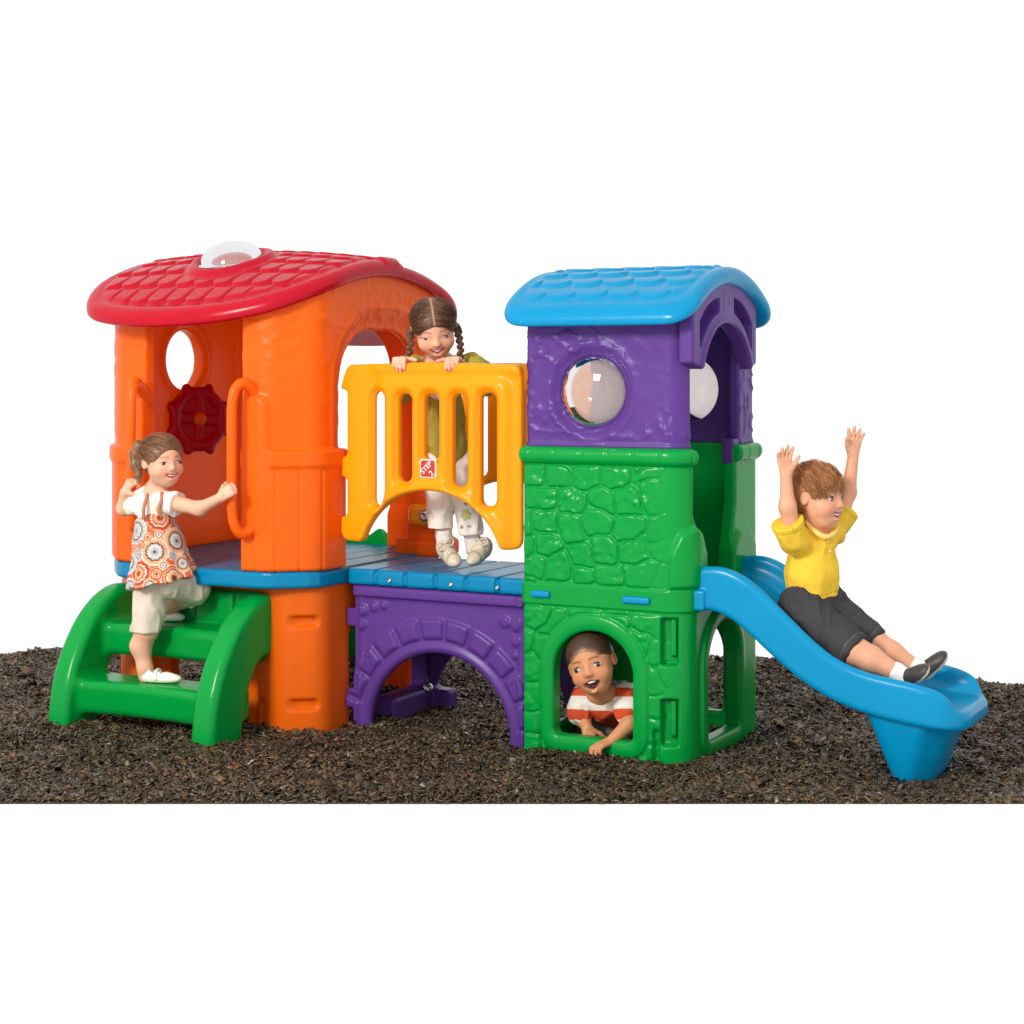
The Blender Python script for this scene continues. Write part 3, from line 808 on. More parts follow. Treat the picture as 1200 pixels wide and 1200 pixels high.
part('tower_roof', VQ, M_BLUE)

# ---- slide
ZT = np.array([(0, .655), (.06, .665), (.11, .66), (.15, .645), (.2, .617), (.27, .558), (.345, .49), (.42, .425), (.49, .378), (.575, .348), (.66, .334), (.755, .322), (.82, .303), (.88, .285), (.95, .28)])
ZB = np.array([(0, .515), (.06, .51), (.11, .495), (.167, .458), (.227, .406), (.316, .334), (.403, .277), (.49, .237), (.575, .211), (.686, .192), (.823, .178), (.95, .165)])
ZD = np.array([(0, .588), (.06, .585), (.11, .568), (.17, .528), (.23, .478), (.316, .408), (.403, .345), (.49, .295), (.575, .264), (.686, .246), (.823, .236), (.95, .236)])
def smoothed(T):
    q = np.linspace(0, .95, 400); y = np.interp(q, T[:, 0], T[:, 1]); y = np.convolve(np.pad(y, 20, 'edge'), np.ones(41) / 41, 'valid')
    return lambda u: np.interp(u, q, y)
zt, zb_, zd = smoothed(ZT), smoothed(ZB), smoothed(ZD)
F = Field((-.04, .03, -.03), (.99, .55, .72), .0052)
def slide_fn(X, Y, Z):
    gr = lambda fn: (fn(X + .01) - fn(X - .01)) / .02
    pl = rrect(X, Y, -.3, .9, .068, .512, .12, .12)
    top = (Z - zt(X)) / np.sqrt(1 + gr(zt) ** 2); bot = (zb_(X) - Z) / np.sqrt(1 + gr(zb_) ** 2)
    out = smax(smax(smax(pl, top, .03), bot, .025), -.012 - X, .01)
    inn = smax(rrect(X, Y, -.5, 1.3, .068 + .042, .512 - .042, .03), (zd(X) - Z) / np.sqrt(1 + gr(zd) ** 2), .06)
    return smax(out, -inn, .03)
F.add(slide_fn, (-.03, .05, .1), (.97, .54, .7))
# the small tabs that hook into the tower
F.box((.012, .075, .545), (.025, .022, .035), .008, k=.008)
def foot_fn(X, Y, Z):
    t = np.clip(Z / .2, -.2, 1.1)
    u0 = .642 - .072 * t; u1 = .775 + .075 * t; v0 = .135 - .035 * t; v1 = .40 + .05 * t
    d = rrect(X, Y, -99, 99, -99, 99, 0) * 0 + smax(smax(u0 - X, X - u1, .01), smax(v0 - Y, Y - v1, .01), .06)
    d = smax(d, (X - .715 - .05 * t) * .75 + (v0 + .02 - Y) * .66 - .015, .02)
    return smax(d * .9, np.maximum(-.02 - Z, Z - .21), .005)
sl = part('slide', F.mesh(2), M_BLUE)
F = Field((.48, .06, -.03), (.92, .52, .23), .0052); F.add(foot_fn, (.5, .08, -.03), (.9, .5, .22))
part('slide_foot', F.mesh(1), M_BLUE, sl)
# ------------------------------------------------------------------ children
def W(px, py, Y):
    """a point seen at (px, py) of the photo, Y metres in front of the lens"""
    return np.array(((px - 600) / 2070 * Y, Y, 1.3168 - (py - 435) / 2070 * Y))
def unit(v): v = np.asarray(v, float); return v / np.linalg.norm(v)
M_SKIN = coloured('skin', .5, .12, 380, sss=.12, spec=.35)
M_HAIR = coloured('hair', .42, .0, spec=.4)
M_CLOTH = coloured('cotton_cloth', .85, .25, 420, spec=.15)
M_EYEW = plain('eye_white', (.58, .55, .53), .5, spec=.1); M_IRIS = plain('iris_brown', (.03, .016, .010), .25, spec=.4)
M_LASH = plain('lash_dark', (.025, .015, .012), .7); M_TEETH = plain('teeth_white', (.8, .77, .72), .25)

class Head:
    def __init__(s, c, f, roll, H):
        s.c = np.asarray(c, float); s.H = H; f = unit(f)
        u = np.array((0, 0, 1.)); u = unit(u - f * (u @ f)); l = np.cross(u, f)
        a = math.radians(roll); u, l = u * math.cos(a) + l * math.sin(a), l * math.cos(a) - u * math.sin(a)
        s.R = np.stack([l, f, u])
    def p(s, x, y, z): return s.c + s.H * (np.array((x, y, z)) @ s.R)
    def q(s, V): return (V - s.c) @ s.R.T / s.H
    def e(s, F, c, r, k=0., op='add', tilt=None):
        R = s.R
        if tilt is not None: R = np.array(Matrix.Rotation(tilt, 3, 'Z')) @ R
        F.ell(s.p(*c), np.array(r) * s.H, R, k * s.H, op)
    def surf(s, F, x, z):
        for y in np.arange(.62, 0, -.006):
            i = np.round((s.p(x, y, z) - F.lo) / F.h).astype(int)
            if (i >= 0).all() and (i < F.n).all() and F.F[tuple(i)] < 0: return y
        return .3
    def build(s, F, neck, nr=.030, smile=1., opened=0., k=.10):
        s.e(F, (0, -.05, .13), (.375, .43, .365), 0)
        s.e(F, (0, .10, -.14), (.315, .31, .33), .12)
        s.e(F, (0, .19, -.345), (.17, .15, .13), .12)
        for g in (-1, 1):
            s.e(F, (.175 * g, .235, -.165), (.135, .13, .12), .08)
            s.e(F, (.37 * g, -.03, -.03), (.035, .075, .115), .03, tilt=-.35 * g)
            s.e(F, (.405 * g, -.01, -.02), (.02, .04, .07), .02, 'cut')
        F.cap(s.p(0, -.08, -.25), neck, nr, nr * 1.15, .03)
        F.cap(s.p(0, .37, .0), s.p(0, .425, -.105), .022 * s.H, .043 * s.H, .06 * s.H)
        for g in (-1, 1): s.e(F, (.042 * g, .405, -.115), (.03, .036, .027), .03)
        for g in (-1, 1): s.e(F, (.155 * g, .44, -.003), (.1, .068, .05), .06, 'cut')
        s.mouth = []
        for x in (-.125, -.065, 0, .065, .125):
            z = -.268 + smile * .035 * (abs(x) / .125) ** 2 - opened * .015
            s.mouth.append((x, s.surf(F, x, z), z))
        s.lipw = .016 + .012 * smile + .03 * opened
        for a, b in zip(s.mouth[:-1], s.mouth[1:]):
            wa = s.lipw * (1 - .75 * abs(a[0]) / .125); wb_ = s.lipw * (1 - .75 * abs(b[0]) / .125)
            F.cap(s.p(*a), s.p(*b), (wa + .008) * s.H, (wb_ + .008) * s.H, .012 * s.H, 'cut')
        s.e(F, (0, s.mouth[2][1] - .005, -.268 - s.lipw - .035 - opened * .03), (.06, .02, .017), .04)
        s.eyes = {g: s.surf(F, .155 * g, -.008) for g in (-1, 1)}
    def paint(s, V, C, skin, brow, lip, browz=.115):
        q = s.q(V); x, y, z = q.T; front = sst(y, .12, .25)
        bl = np.exp(-(((np.abs(x) - .2) / .11) ** 2 + ((z + .14) / .09) ** 2)) * front * .38
        C[:] = C * (1 - bl[:, None]) + bl[:, None] * np.array(skin) * np.array((1.02, .66, .60))
        nz = np.exp(-((x / .06) ** 2 + ((z + .12) / .05) ** 2)) * front * .2
        C[:] = C * (1 - nz[:, None]) + nz[:, None] * np.array(skin) * np.array((1., .72, .68))
        bw = np.exp(-(((z - browz + .45 * (np.abs(x) - .15) ** 2 / .1 * .35) / .017) ** 2)) * sst(np.abs(x), .05, .08) * sst(-np.abs(x), -.27, -.2) * front * .75
        C[:] = C * (1 - bw[:, None]) + bw[:, None] * np.array(brow)
        es = np.exp(-(((np.abs(x) - .155) / .09) ** 2 + ((z + .008) / .045) ** 2)) * front * .35
        C[:] = C * (1 - es[:, None] * np.array((.25, .5, .55)))
        mx = np.array([m[0] for m in s.mouth]); mzv = np.array([m[2] for m in s.mouth]); my = np.array([m[1] for m in s.mouth])
        mz = np.interp(x, mx, mzv); w = s.lipw * (1 - .75 * np.clip(np.abs(x) / .125, 0, 1))
        d = np.abs(z - mz) - w
        lp = sst(-d, -.032, -.014) * (np.abs(x) < .14) * (y > .2)
        C[:] = C * (1 - lp[:, None]) + lp[:, None] * np.array(lip)
        deep = sst(np.interp(x, mx, my) - y, .012, .03) * (d < .012) * (np.abs(x) < .13) * (y > .15)
        C[:] = C * (1 - deep[:, None]) + deep[:, None] * np.array((.06, .01, .01))
    def face_parts(s, P, gaze=(0, 0), squint=1., teeth=True, opened=0., lash=True):
        for g in (-1, 1):
            ys = s.eyes[g]; ez = .038 * squint
            def ellmesh(c, r, n=18):
                V, Fc = lathe([(math.sin(a), -math.cos(a)) for a in np.linspace(.06, math.pi - .06, 12)], n)
                V = V[:, [0, 2, 1]] * np.array((1, 1, -1)) * np.array(r) + np.array(c)
                return s.c + s.H * (V @ s.R), Fc
            e = P.part('eye', ellmesh((.160 * g, ys - .020, -.008), (.078, .036, ez)), M_EYEW)
            P.sub(e, 'iris', ellmesh((.178 * g + gaze[0], ys + .0, -.008 + gaze[1]), (.041, .018, min(.041, ez * .98))), M_IRIS)
            if lash:
                pts = [(.155 * g + t * .085, ys + .006 - .03 * t * t, -.006 + ez * 1.02 * (1 - t * t) ** .7 - .004) for t in np.linspace(-1, 1, 7)]
                P.part('eyelash', tube([s.p(*q) for q in pts], [.004 * s.H, .009 * s.H, .011 * s.H, .012 * s.H, .011 * s.H, .009 * s.H, .004 * s.H], 6, 2), M_LASH)
        if teeth:
            m = s.mouth
            up = s.lipw * .35
            up = up * (1 + 1.0 * opened)
            pts = [(m[i][0] * (.86 - .2 * opened), m[i][1] - .024, m[i][2] + up * (1.0 if i == 2 else .85)) for i in range(5)]
            r = s.lipw * (.62 - .30 * opened)
            P.part('teeth', tube([s.p(*q) for q in pts], [r * .35 * s.H, r * .8 * s.H, r * s.H, r * .8 * s.H, r * .35 * s.H], 8, 3), M_TEETH)

class Kid:
    def __init__(s, base, label):
        s.base = np.asarray(base, float); s.o = empty('person', s.base, 0, label, 'child'); s.o['group'] = 'children on the climber'
    def part(s, name, VQ, mat, colors=None, label=None, smooth=True):
        V, Q = VQ; o = link_mesh(name, np.asarray(V) - s.base, Q, mat, s.o, colors=colors, smooth=smooth)
        if label: o['label'] = label
        return o
    def sub(s, par, name, VQ, mat, colors=None):
        V, Q = VQ; return link_mesh(name, np.asarray(V) - s.base, Q, mat, par, colors=colors)

def hand(F, w, d, n, side, curl=(.25, .25, .2), spread=.12, sc=1., th=(.55, .75, .1), thc=.3):
    """palm, four fingers and a thumb; d along the fingers, n the way the palm faces, side=+-1 the thumb's side"""
    d = unit(d); n = unit(np.asarray(n, float) - d * (np.asarray(n, float) @ d)); t = side * np.cross(d, n); w = np.asarray(w, float)
    K = .007 * sc
    for i, o in enumerate((.019, .0065, -.006, -.0175)):
        F.cap(w + t * o * .55 * sc + d * .004, w + d * (.050 - .002 * abs(i - 1)) * sc + t * o * sc, .0105 * sc, .0092 * sc, K if i else .012 * sc)
    for i, (o, L) in enumerate(zip((.019, .0065, -.006, -.0175), (.043, .048, .044, .034))):
        p = w + d * (.050 - .002 * abs(i - 1)) * sc + t * o * sc; a = 0.
        fd = unit(d + t * spread * (1.4 - i) * .8)
        for j, (fr, r0, r1) in enumerate(((.45, .0074, .0068), (.3, .0068, .0062), (.25, .0062, .0052))):
            a += curl[j] * (1 + .08 * i); dd = fd * math.cos(a) + n * math.sin(a)
            q = p + dd * L * fr * sc; F.cap(p, q, r0 * sc, r1 * sc, .003 * sc); p = q
    p = w + d * .012 * sc + t * .017 * sc; dd = unit(d * th[0] + t * th[1] + n * th[2])
    F.cap(w + d * .008 * sc + t * .006 * sc, p + dd * .012 * sc, .011 * sc, .0095 * sc, .01 * sc)
    q = p + dd * .030 * sc; F.cap(p, q, .0095 * sc, .008 * sc, .005 * sc)
    dd = unit(dd * (1 - thc) + d * thc * .9 + n * thc * .4); F.cap(q, q + dd * .024 * sc, .008 * sc, .0062 * sc, .004 * sc)

def skin_colors(V, skin, seed=1):
    v = noise3(V, 22, seed + 4) * .6 + noise3(V, 60, seed) * .5 + noise3(V, 160, seed + 1) * .5
    return np.array(skin)[None] * (1 + .075 * v[:, None] * np.array((.6, 1., 1.)))
def cloth(F, rel, fold=0., fr=18, seed=1, stretch=(1.1, 1.1, .5)):
    fold *= 1.9
    V, Q = F.mesh(rel)
    if fold:
        N = normals(V, Q); P = V * np.array(stretch)
        n = noise3(P, fr, seed) * .6 + noise3(P, fr * 2.3, seed + 3) * .35
        cr_ = 1 - np.abs(noise3(P + .02 * noise3(V, 12, seed)[:, None], fr * 1.2, seed + 7)) * 2.2
        V = V + N * (fold * (n * .8 + .9 * np.clip(cr_, -.4, 1)))[:, None]
    return V, Q
def flat(V, c, var=.05, seed=3): return np.array(c)[None] * (1 + var * noise3(V, 60, seed) + var * noise3(V, 14, seed + 1))[:, None]
def bounds(pts, pad): P = np.array(pts); return P.min(0) - pad, P.max(0) + pad

def hair_cap(hd, thick, cuts, extra, h=.0026, disp=.0022, freq=(60, 14, 60), col_=(.06, .03, .015), seed=1, part_line=None, rel=1):
    H = hd.H; lo, hi = bounds([hd.p(x, y, z) for x in (-.55, .55) for y in (-.62, .6) for z in (-.55, .62)], .01)
    if extra: 
        ex = [p for ch, _, _ in extra for p in ch]; l2, h2 = bounds(ex, .03); lo, hi = np.minimum(lo, l2), np.maximum(hi, h2)
    F = Field(lo, hi, h)
    hd.e(F, (0, -.055, .135), (.375 + thick, .43 + thick, .365 + thick))
    hd.e(F, (0, -.16, -.02), (.33 + thick, .30 + thick, .30), .1)
    for c, r, k in cuts: hd.e(F, c, r, k, 'cut')
    if part_line: F.chain([hd.p(*p) for p in part_line], [.018 * H] * len(part_line), 0) if False else [F.cap(hd.p(*a), hd.p(*b), .016 * H, .016 * H, .02 * H, 'cut') for a, b in zip(part_line[:-1], part_line[1:])]
    for ch, rs, k in extra: F.chain(ch, rs, k)
    V, Q = F.mesh(rel); N = normals(V, Q); q = hd.q(V)
    n = noise3(q * np.array(freq), .5, seed) * .6 + noise3(q * np.array(freq), 1.1, seed + 2) * .4
    V = V + N * (disp * n)[:, None]
    C = np.array(col_)[None] * (1 + .42 * n + .16 * noise3(q, 5, seed + 5))[:, None]
    return (V, Q), np.clip(C, .002, 1)
def strands(hd, VQ, C, comb, n, length, wid=.0005, lift=.012, steps=5, keep=None, seed=3, waver=.25, avoid=None):
    """fine locks laid over the hair cap along comb(q), joined to its mesh"""
    V, Q = VQ; g_ = np.random.default_rng(seed); q0 = hd.q(V); ok = np.arange(len(V))
    if keep is not None: ok = ok[keep(q0)]
    i = g_.choice(ok, n); q = q0[i] + g_.normal(0, .004, (n, 3)); col0 = C[i] * g_.uniform(.6, 1.55, (n, 1))
    cen, rad = np.array((0, -.055, .135)), np.array((.375, .43, .365))
    lev = np.linalg.norm((q - cen) / rad, axis=1); L = length * g_.uniform(.6, 1.2, n) / hd.H / steps
    P = [q.copy()]; rnd = g_.normal(0, waver, (n, 3))
    for k in range(steps):
        d = comb(q) + rnd * .5; nn = (q - cen) / rad ** 2; nn /= np.linalg.norm(nn, axis=1, keepdims=True)
        d = d - nn * (d * nn).sum(1, keepdims=True); d /= np.linalg.norm(d, axis=1, keepdims=True) + 1e-9
        q = q + d * L[:, None]; l2 = np.linalg.norm((q - cen) / rad, axis=1)
        tgt = lev + lift * math.sin((k + 1) / steps * 2.6); near = np.abs(l2 - lev) < .35
        q = np.where(near[:, None], cen + (q - cen) * (tgt / l2)[:, None], q); P.append(q.copy())
    P = np.stack(P, 1); base_ = len(V)
    if avoid is not None:
        g2 = ~avoid(P).any(1); P, col0 = P[g2], col0[g2]; n = len(P)
    nn = (P - cen) / rad ** 2; nn /= np.linalg.norm(nn, axis=2, keepdims=True)
    T = np.gradient(P, axis=1); S_ = np.cross(T, nn); S_ /= np.linalg.norm(S_, axis=2, keepdims=True) + 1e-9
    w = wid / hd.H * np.array([1, 1.2, 1.2, 1.1, .8, .25])[:steps + 1][None, :, None] * g_.uniform(.7, 1.6, (n, 1, 1))
    A = P - S_ * w; B = P + S_ * w; Tp = P + nn * w * .9
    G = np.stack([A, Tp, B], 2)                      # n, steps+1, 3
    VV = hd.c + hd.H * (G.reshape(-1, 3) @ hd.R)
    idx = base_ + np.arange(n * (steps + 1) * 3).reshape(n, steps + 1, 3); fs = []
    for a, b in ((0, 1), (1, 2), (2, 0)):
        fs.append(np.stack([idx[:, :-1, a], idx[:, 1:, a], idx[:, 1:, b], idx[:, :-1, b]], -1).reshape(-1, 4))
    return (np.concatenate([V, VV]), np.concatenate([Q] + fs)), np.concatenate([C, np.repeat(col0, (steps + 1) * 3, 0)])
def shoe(F, heel, toe, up, wd=.028, ht=.03, k=.015):
    heel, toe = np.asarray(heel, float), np.asarray(toe, float); d = unit(toe - heel); up = unit(np.asarray(up, float) - d * (np.asarray(up, float) @ d))
    s = np.cross(d, up); R = np.stack([d, s, up]); L = np.linalg.norm(toe - heel)
    F.ell(heel + d * L * .22 + up * ht * .9, (L * .27, wd * .86, ht * 1.1), R, 0)
    F.ell(heel + d * L * .68 + up * ht * .62, (L * .36, wd, ht * .72), R, k)
    F.ell(heel + d * L * .45 + up * ht * .75, (L * .35, wd * .85, ht * .85), R, k)
    return d, s, up
def sole_cut(F, heel, up): F.half(heel, -np.asarray(up))

FAIR = srgb(224, 170, 140); TAN = srgb(220, 160, 126); DARK = srgb(200, 138, 96)

# ============ girl climbing the green steps
Y = 6.50
hd = Head(W(190, 540, 6.47), (.656, -.755, -.06), -3, .186)
kid = Kid(W(186, 803, 6.505) * np.array((1, 1, 0)) + np.array((0, 0, .172)), 'girl with a ponytail in patterned dress climbing the green steps')
neck = W(181, 577, 6.53)
shR, elR, wrR = W(192, 587, 6.49), W(234, 596, 6.40), W(259, 583, 6.34)
shL, elL, wrL = W(164, 585, 6.57), W(145, 596, 6.59), W(146, 577, 6.553)
hipL, knL, anL = W(178, 680, 6.53), W(172, 738, 6.51), W(170, 783, 6.512)
hipR, knR, anR = W(199, 680, 6.52), W(229, 690, 6.60), W(196, 714, 6.72)
pts = [hd.p(0, .5, .5), hd.p(0, -.5, -.5), neck, wrR + (.09, 0, .06), wrL - (.06, 0, -.07), anL - (.03, 0, .03), anR]
lo, hi = bounds(pts, .06); F = Field(lo, hi, .003)
hd.build(F, neck, .029, smile=1.2)
F.chain([W(181, 585, 6.53), W(184, 620, 6.55), W(190, 670, 6.54)], [.05, .055, .06], .03)
for a in ((neck, shR), (neck, shL)): F.cap(a[0], a[1], .03, .03, .03)
F.chain([shR, elR, wrR], [.031, .0245, .0175], .02); F.chain([shL, elL, wrL], [.031, .0245, .0175], .02)
barR, barL = W(271, 573, 6.335), W(152, 572, 6.553)
hand(F, wrR, (.8, -.05, .62), (.25, 1., -.1), 1, (.75, 1.05, .8), .05, .92, (.5, .6, .6), .5)
hand(F, wrL, (.5, -.25, .8), (.8, .6, -.1), -1, (.75, 1.0, .7), .05, .92, (.3, .8, .5), .5)
F.chain([hipL, knL, W(165, 757, 6.52), anL, W(170, 793, 6.512)], [.055, .041, .037, .026, .024], .02)
F.chain([hipR, knR, W(214, 701, 6.66), anR, W(193, 722, 6.73)], [.055, .041, .036, .026, .024], .02)
V, Q = F.mesh(1); C = skin_colors(V, FAIR, 2); hd.paint(V, C, FAIR, srgb(150, 105, 75), srgb(205, 110, 100))
kid.part('body', (V, Q), M_SKIN, C)
hd.face_parts(kid, (.012, 0), .72, True)
BR = srgb(122, 84, 56)
tie = W(168, 521, 6.50)
tail = [tie, W(162, 522, 6.50), W(159, 532, 6.49), W(159, 545, 6.485), W(162, 556, 6.48), W(165, 566, 6.475)]
FACE_CUT = [((0, .47, -.13), (.36, .40, .395), .02), ((.0, .33, -.38), (.6, .36, .36), .03), ((0, .0, -.62), (.7, .7, .36), .03)]
VQ, C = hair_cap(hd, .022, FACE_CUT, [([hd.p(0, -.36, .18), tie], [.10 * .186, .07 * .186], .02), (tail, [.010, .018, .022, .020, .014, .004], .01)], freq=(70, 9, 60), col_=BR, seed=4, disp=.0016)
tq = hd.q(tie[None])[0]
VQ, C = strands(hd, VQ, C, lambda q: tq - q, 260, .05, wid=.00028, lift=.09, keep=lambda q: (q[:, 2] > 0) & (q[:, 1] > -.42), seed=12, waver=.5)
VQ, C = strands(hd, VQ, C, lambda q: tq - q, 1500, .06, lift=.008, keep=lambda q: (q[:, 2] > -.1) & (q[:, 1] > -.4), seed=2, waver=.1)
kid.part('hair', VQ, M_HAIR, C)
V, Fc = lathe([(.010, -.004), (.0155, -.003), (.0165, 0), (.0155, .003), (.010, .004)], 16, frame_to(tie + np.array((-.004, 0, 0)), (-1, 0, .1))); kid.part('hair_tie', (V, Fc), plain('hair_tie_cloth', srgb(214, 120, 90), .8))
# white tee
lo, hi = bounds([W(150, 565, 6.4), W(222, 640, 6.68)], .05); F = Field(lo, hi, .003)
F.cap(W(179, 583, 6.535), W(183, 625, 6.545), .052, .06, 0); F.cap(W(190, 586, 6.505), W(168, 586, 6.56), .036, .036, .03)
sl_e = W(208, 591, 6.46); F.cap(shR, sl_e, .039, .046, .015); sl_l = W(154, 591, 6.59); F.cap(shL, sl_l, .037, .042, .015)
F.cap(W(181, 585, 6.535), W(166, 592, 6.545), .045, .04, .02)
d = unit(sl_e - shR); F.cut(lambda X, Y_, Z: -(((X - sl_e[0]) * d[0] + (Y_ - sl_e[1]) * d[1] + (Z - sl_e[2]) * d[2])), sl_e - .06, sl_e + .09)
F.cap(shR, elR, .034, .030, 0, 'cut') if False else None
F.cap(hd.p(0, -.1, -.3), neck + np.array((0, 0, -.008)), .034, .036, .01, 'cut')
VQ = cloth(F, 1, .0022, 26, 5); kid.part('shirt', VQ, M_CLOTH, flat(VQ[0], srgb(240, 234, 218), .03))
# capri trousers
lo, hi = bounds([hipL, knL, hipR, knR, W(170, 745, 6.5), W(240, 700, 6.65)], .09); F = Field(lo, hi, .0032)
F.cap(W(180, 676, 6.54), W(200, 676, 6.53), .062, .062, 0)
cf = W(169, 740, 6.51); F.chain([hipL, W(174, 715, 6.52), cf + np.array((0, 0, -.03))], [.062, .055, .056], .02)
cu = W(206, 708, 6.69); F.chain([hipR, knR], [.062, .054], .02); F.cap(knR, W(212, 703, 6.67), .052, .05, .02)
F.half(cf, (.05, 0, -1)) if False else F.box(cf + np.array((0, 0, -.06)), (.09, .09, .06), 0, None, 0, 'cut')
dd = unit(W(212, 703, 6.67) - knR); pc = W(219, 697, 6.64)
F.cut(lambda X, Y_, Z: -((X - pc[0]) * dd[0] + (Y_ - pc[1]) * dd[1] + (Z - pc[2]) * dd[2]) , pc - .07, pc + .07)
VQ = cloth(F, 1, .003, 20, 9); kid.part('trousers', VQ, M_CLOTH, flat(VQ[0], srgb(206, 194, 176), .04))
# dress
lo, hi = bounds([W(140, 590, 6.35), W(246, 700, 6.75)], .04); F = Field(lo, hi, .0026)
F.chain([W(180, 606, 6.54), W(182, 616, 6.545), W(186, 640, 6.545), W(193, 692, 6.54)], [.058, .070, .092, .142], .03)
hem = W(192, 681, 6.5); F.half(hem, (.20, 0, -.98))
F.half(W(181, 602, 6.5), (-.25, .25, .95))
for (a, b) in ((shR, elR), (shL, elL)): F.cap(a, b, .05, .05, .02, 'cut')
V, Q = F.mesh(1); cx_, cy_ = W(188, 650, 6.54)[:2]; an = np.arctan2(V[:, 1] - cy_, V[:, 0] - cx_); dz = sst(hem[2] + .17 - V[:, 2], 0, .17)
N = normals(V, Q); V = V + N * (.0075 * dz * np.sin(an * 9 + 1.2 * np.sin(an * 2)) + .002 * noise3(V, 25, 4))[:, None]
C = np.tile(np.array(srgb(208, 92, 60)), (len(V), 1))
pr = np.random.default_rng(5)
vis = np.arange(len(V)); cen = []
for r in [.052] * 500 + [.044] * 900 + [.034] * 1500 + [.026] * 1800 + [.018] * 2500:
    p = V[pr.integers(len(V))]
    if p[2] < hem[2] - .005 + (p[0] - hem[0]) * .2 + .004: continue
    if all(np.linalg.norm(p - c) > (r + r2) * .84 for c, r2, _ in cen): cen.append((p, r, pr.integers(4)))
cream, rust, brown, grey, peach = srgb(222, 200, 176), srgb(186, 70, 44), srgb(110, 62, 40), srgb(164, 176, 184), srgb(214, 158, 116)
schemes = [[brown, brown, peach, peach, cream, rust, peach, rust, cream], [brown, grey, grey, cream, grey, brown, peach, peach, cream], [rust, grey, grey, grey, cream, brown, grey, grey, cream], [brown, rust, peach, peach, rust, cream, rust, rust, peach]]
for p, r, k in cen:
    dv = V - p; dist = np.linalg.norm(dv, axis=1); m = dist < r
    if not m.any(): continue
    aa = np.arctan2(dv[m] @ np.array((0, .3, 1.)), dv[m] @ np.array((.8, -.6, 0))); rr = dist[m] / r + .035 * np.sin(aa * 12) * (dist[m] / r > .45)
    C[m] = np.array(schemes[k])[np.clip((rr * 9).astype(int), 0, 8)]
C *= (1 + .04 * noise3(V, 60, 3))[:, None]
dr = kid.part('dress', (V, Q), M_CLOTH, C, 'white and orange dress with round flower pattern')
M_STRAP = plain('dress_strap_cloth', srgb(190, 120, 92), .85)
for ch in ([W(169, 608, 6.475), W(169, 596, 6.468), W(172, 584, 6.478), W(175, 577, 6.50)], [W(190, 606, 6.46), W(187, 596, 6.447), W(190, 584, 6.45), W(190, 577, 6.475)]):
    kid.sub(dr, 'strap', tube([p + np.array((0, -.010, 0)) for p in ch], .0065, 8, 5), M_STRAP)
# shoes
def mary_jane(name, heel, toe, up):
    F = Field(*bounds([heel, toe], .06), .0027); d, s_, u_ = shoe(F, heel, toe, up, .027, .026)
    op = heel + (toe - heel) * .44 + u_ * .052; F.ell(op, (.030, .019, .03), np.stack([d, s_, u_]), .008, 'cut'); F.half(heel + u_ * .002, -u_)
    V, Q = F.mesh(1); o = kid.part('shoe', (V, Q), M_CLOTH if False else M_SHOE, flat(V, srgb(238, 232, 220), .02))
    kid.sub(o, 'strap', tube([heel + (toe - heel) * .46 + s_ * .026 + u_ * .012, heel + (toe - heel) * .44 + s_ * .018 + u_ * .040, heel + (toe - heel) * .44 + u_ * .047, heel + (toe - heel) * .44 - s_ * .018 + u_ * .040, heel + (toe - heel) * .46 - s_ * .026 + u_ * .012], .0055, 8, 4), plain('shoe_strap_leather', srgb(232, 224, 210), .45))
M_SHOE = coloured('shoe_leather', .45, .1, 300, spec=.4)
mary_jane('shoe', np.array((*W(165, 803, 6.51)[:2], .173)), np.array((*W(211, 803, 6.475)[:2], .173)), (0, 0, 1))
mary_jane('shoe', np.array((*W(184, 730, 6.74)[:2], .367)), np.array((*W(215, 730, 6.70)[:2], .367)), (0, 0, 1))

# ============ girl looking over the yellow railing
hd = Head(W(509, 385, 6.50), (.12, -.86, -.46), -9, .208)
kid = Kid(np.array((*W(540, 668, 6.56)[:2], .585)), 'girl with two braids in olive jacket leaning over the yellow railing')
neck = W(514, 424, 6.57)
shR, elR, wrR = W(485, 431, 6.56), W(466, 466, 6.55), W(471, 425, 6.447)
shL, elL, wrL = W(550, 428, 6.57), W(572, 452, 6.48), W(536, 425, 6.352)
pts = [hd.p(0, .5, .5), hd.p(0, -.5, -.5), wrR - (.08, .1, .1), wrL + (.08, -.1, -.1), W(520, 640, 6.56), W(560, 645, 6.6)]
lo, hi = bounds(pts, .06); F = Field(lo, hi, .003)
hd.build(F, neck, .031, smile=1.5)
F.chain([W(515, 438, 6.57), W(518, 480, 6.59), W(524, 545, 6.59)], [.055, .062, .062], .03)
for a in (shR, shL): F.cap(neck, a, .03, .03, .03)
F.chain([shR, elR, wrR], [.033, .026, .018], .02); F.chain([shL, elL, wrL], [.033, .026, .018], .02)
hand(F, wrR + np.array((0, 0, .010)), (-.15, -1, .05), (0, -.1, -1), 1, (.75, .75, .15), .14, 1.0, (.35, .8, .0), .4)
hand(F, wrL + np.array((0, 0, .010)), (-.32, -.95, .05), (0, -.1, -1), -1, (.75, .75, .15), .14, 1.0, (.35, .8, .0), .4)
F.chain([W(515, 548, 6.60), W(517, 592, 6.575), W(520, 640, 6.575)], [.05, .033, .025], .02)
F.chain([W(536, 548, 6.60), W(547, 592, 6.588), W(555, 642, 6.60)], [.05, .033, .025], .02)
V, Q = F.mesh(1); C = skin_colors(V, FAIR, 3); hd.paint(V, C, FAIR, srgb(130, 88, 62), srgb(208, 105, 100))
kid.part('body', (V, Q), M_SKIN, C)
hd.face_parts(kid, (0, -.006), .48, True)
BR2 = srgb(92, 62, 42)
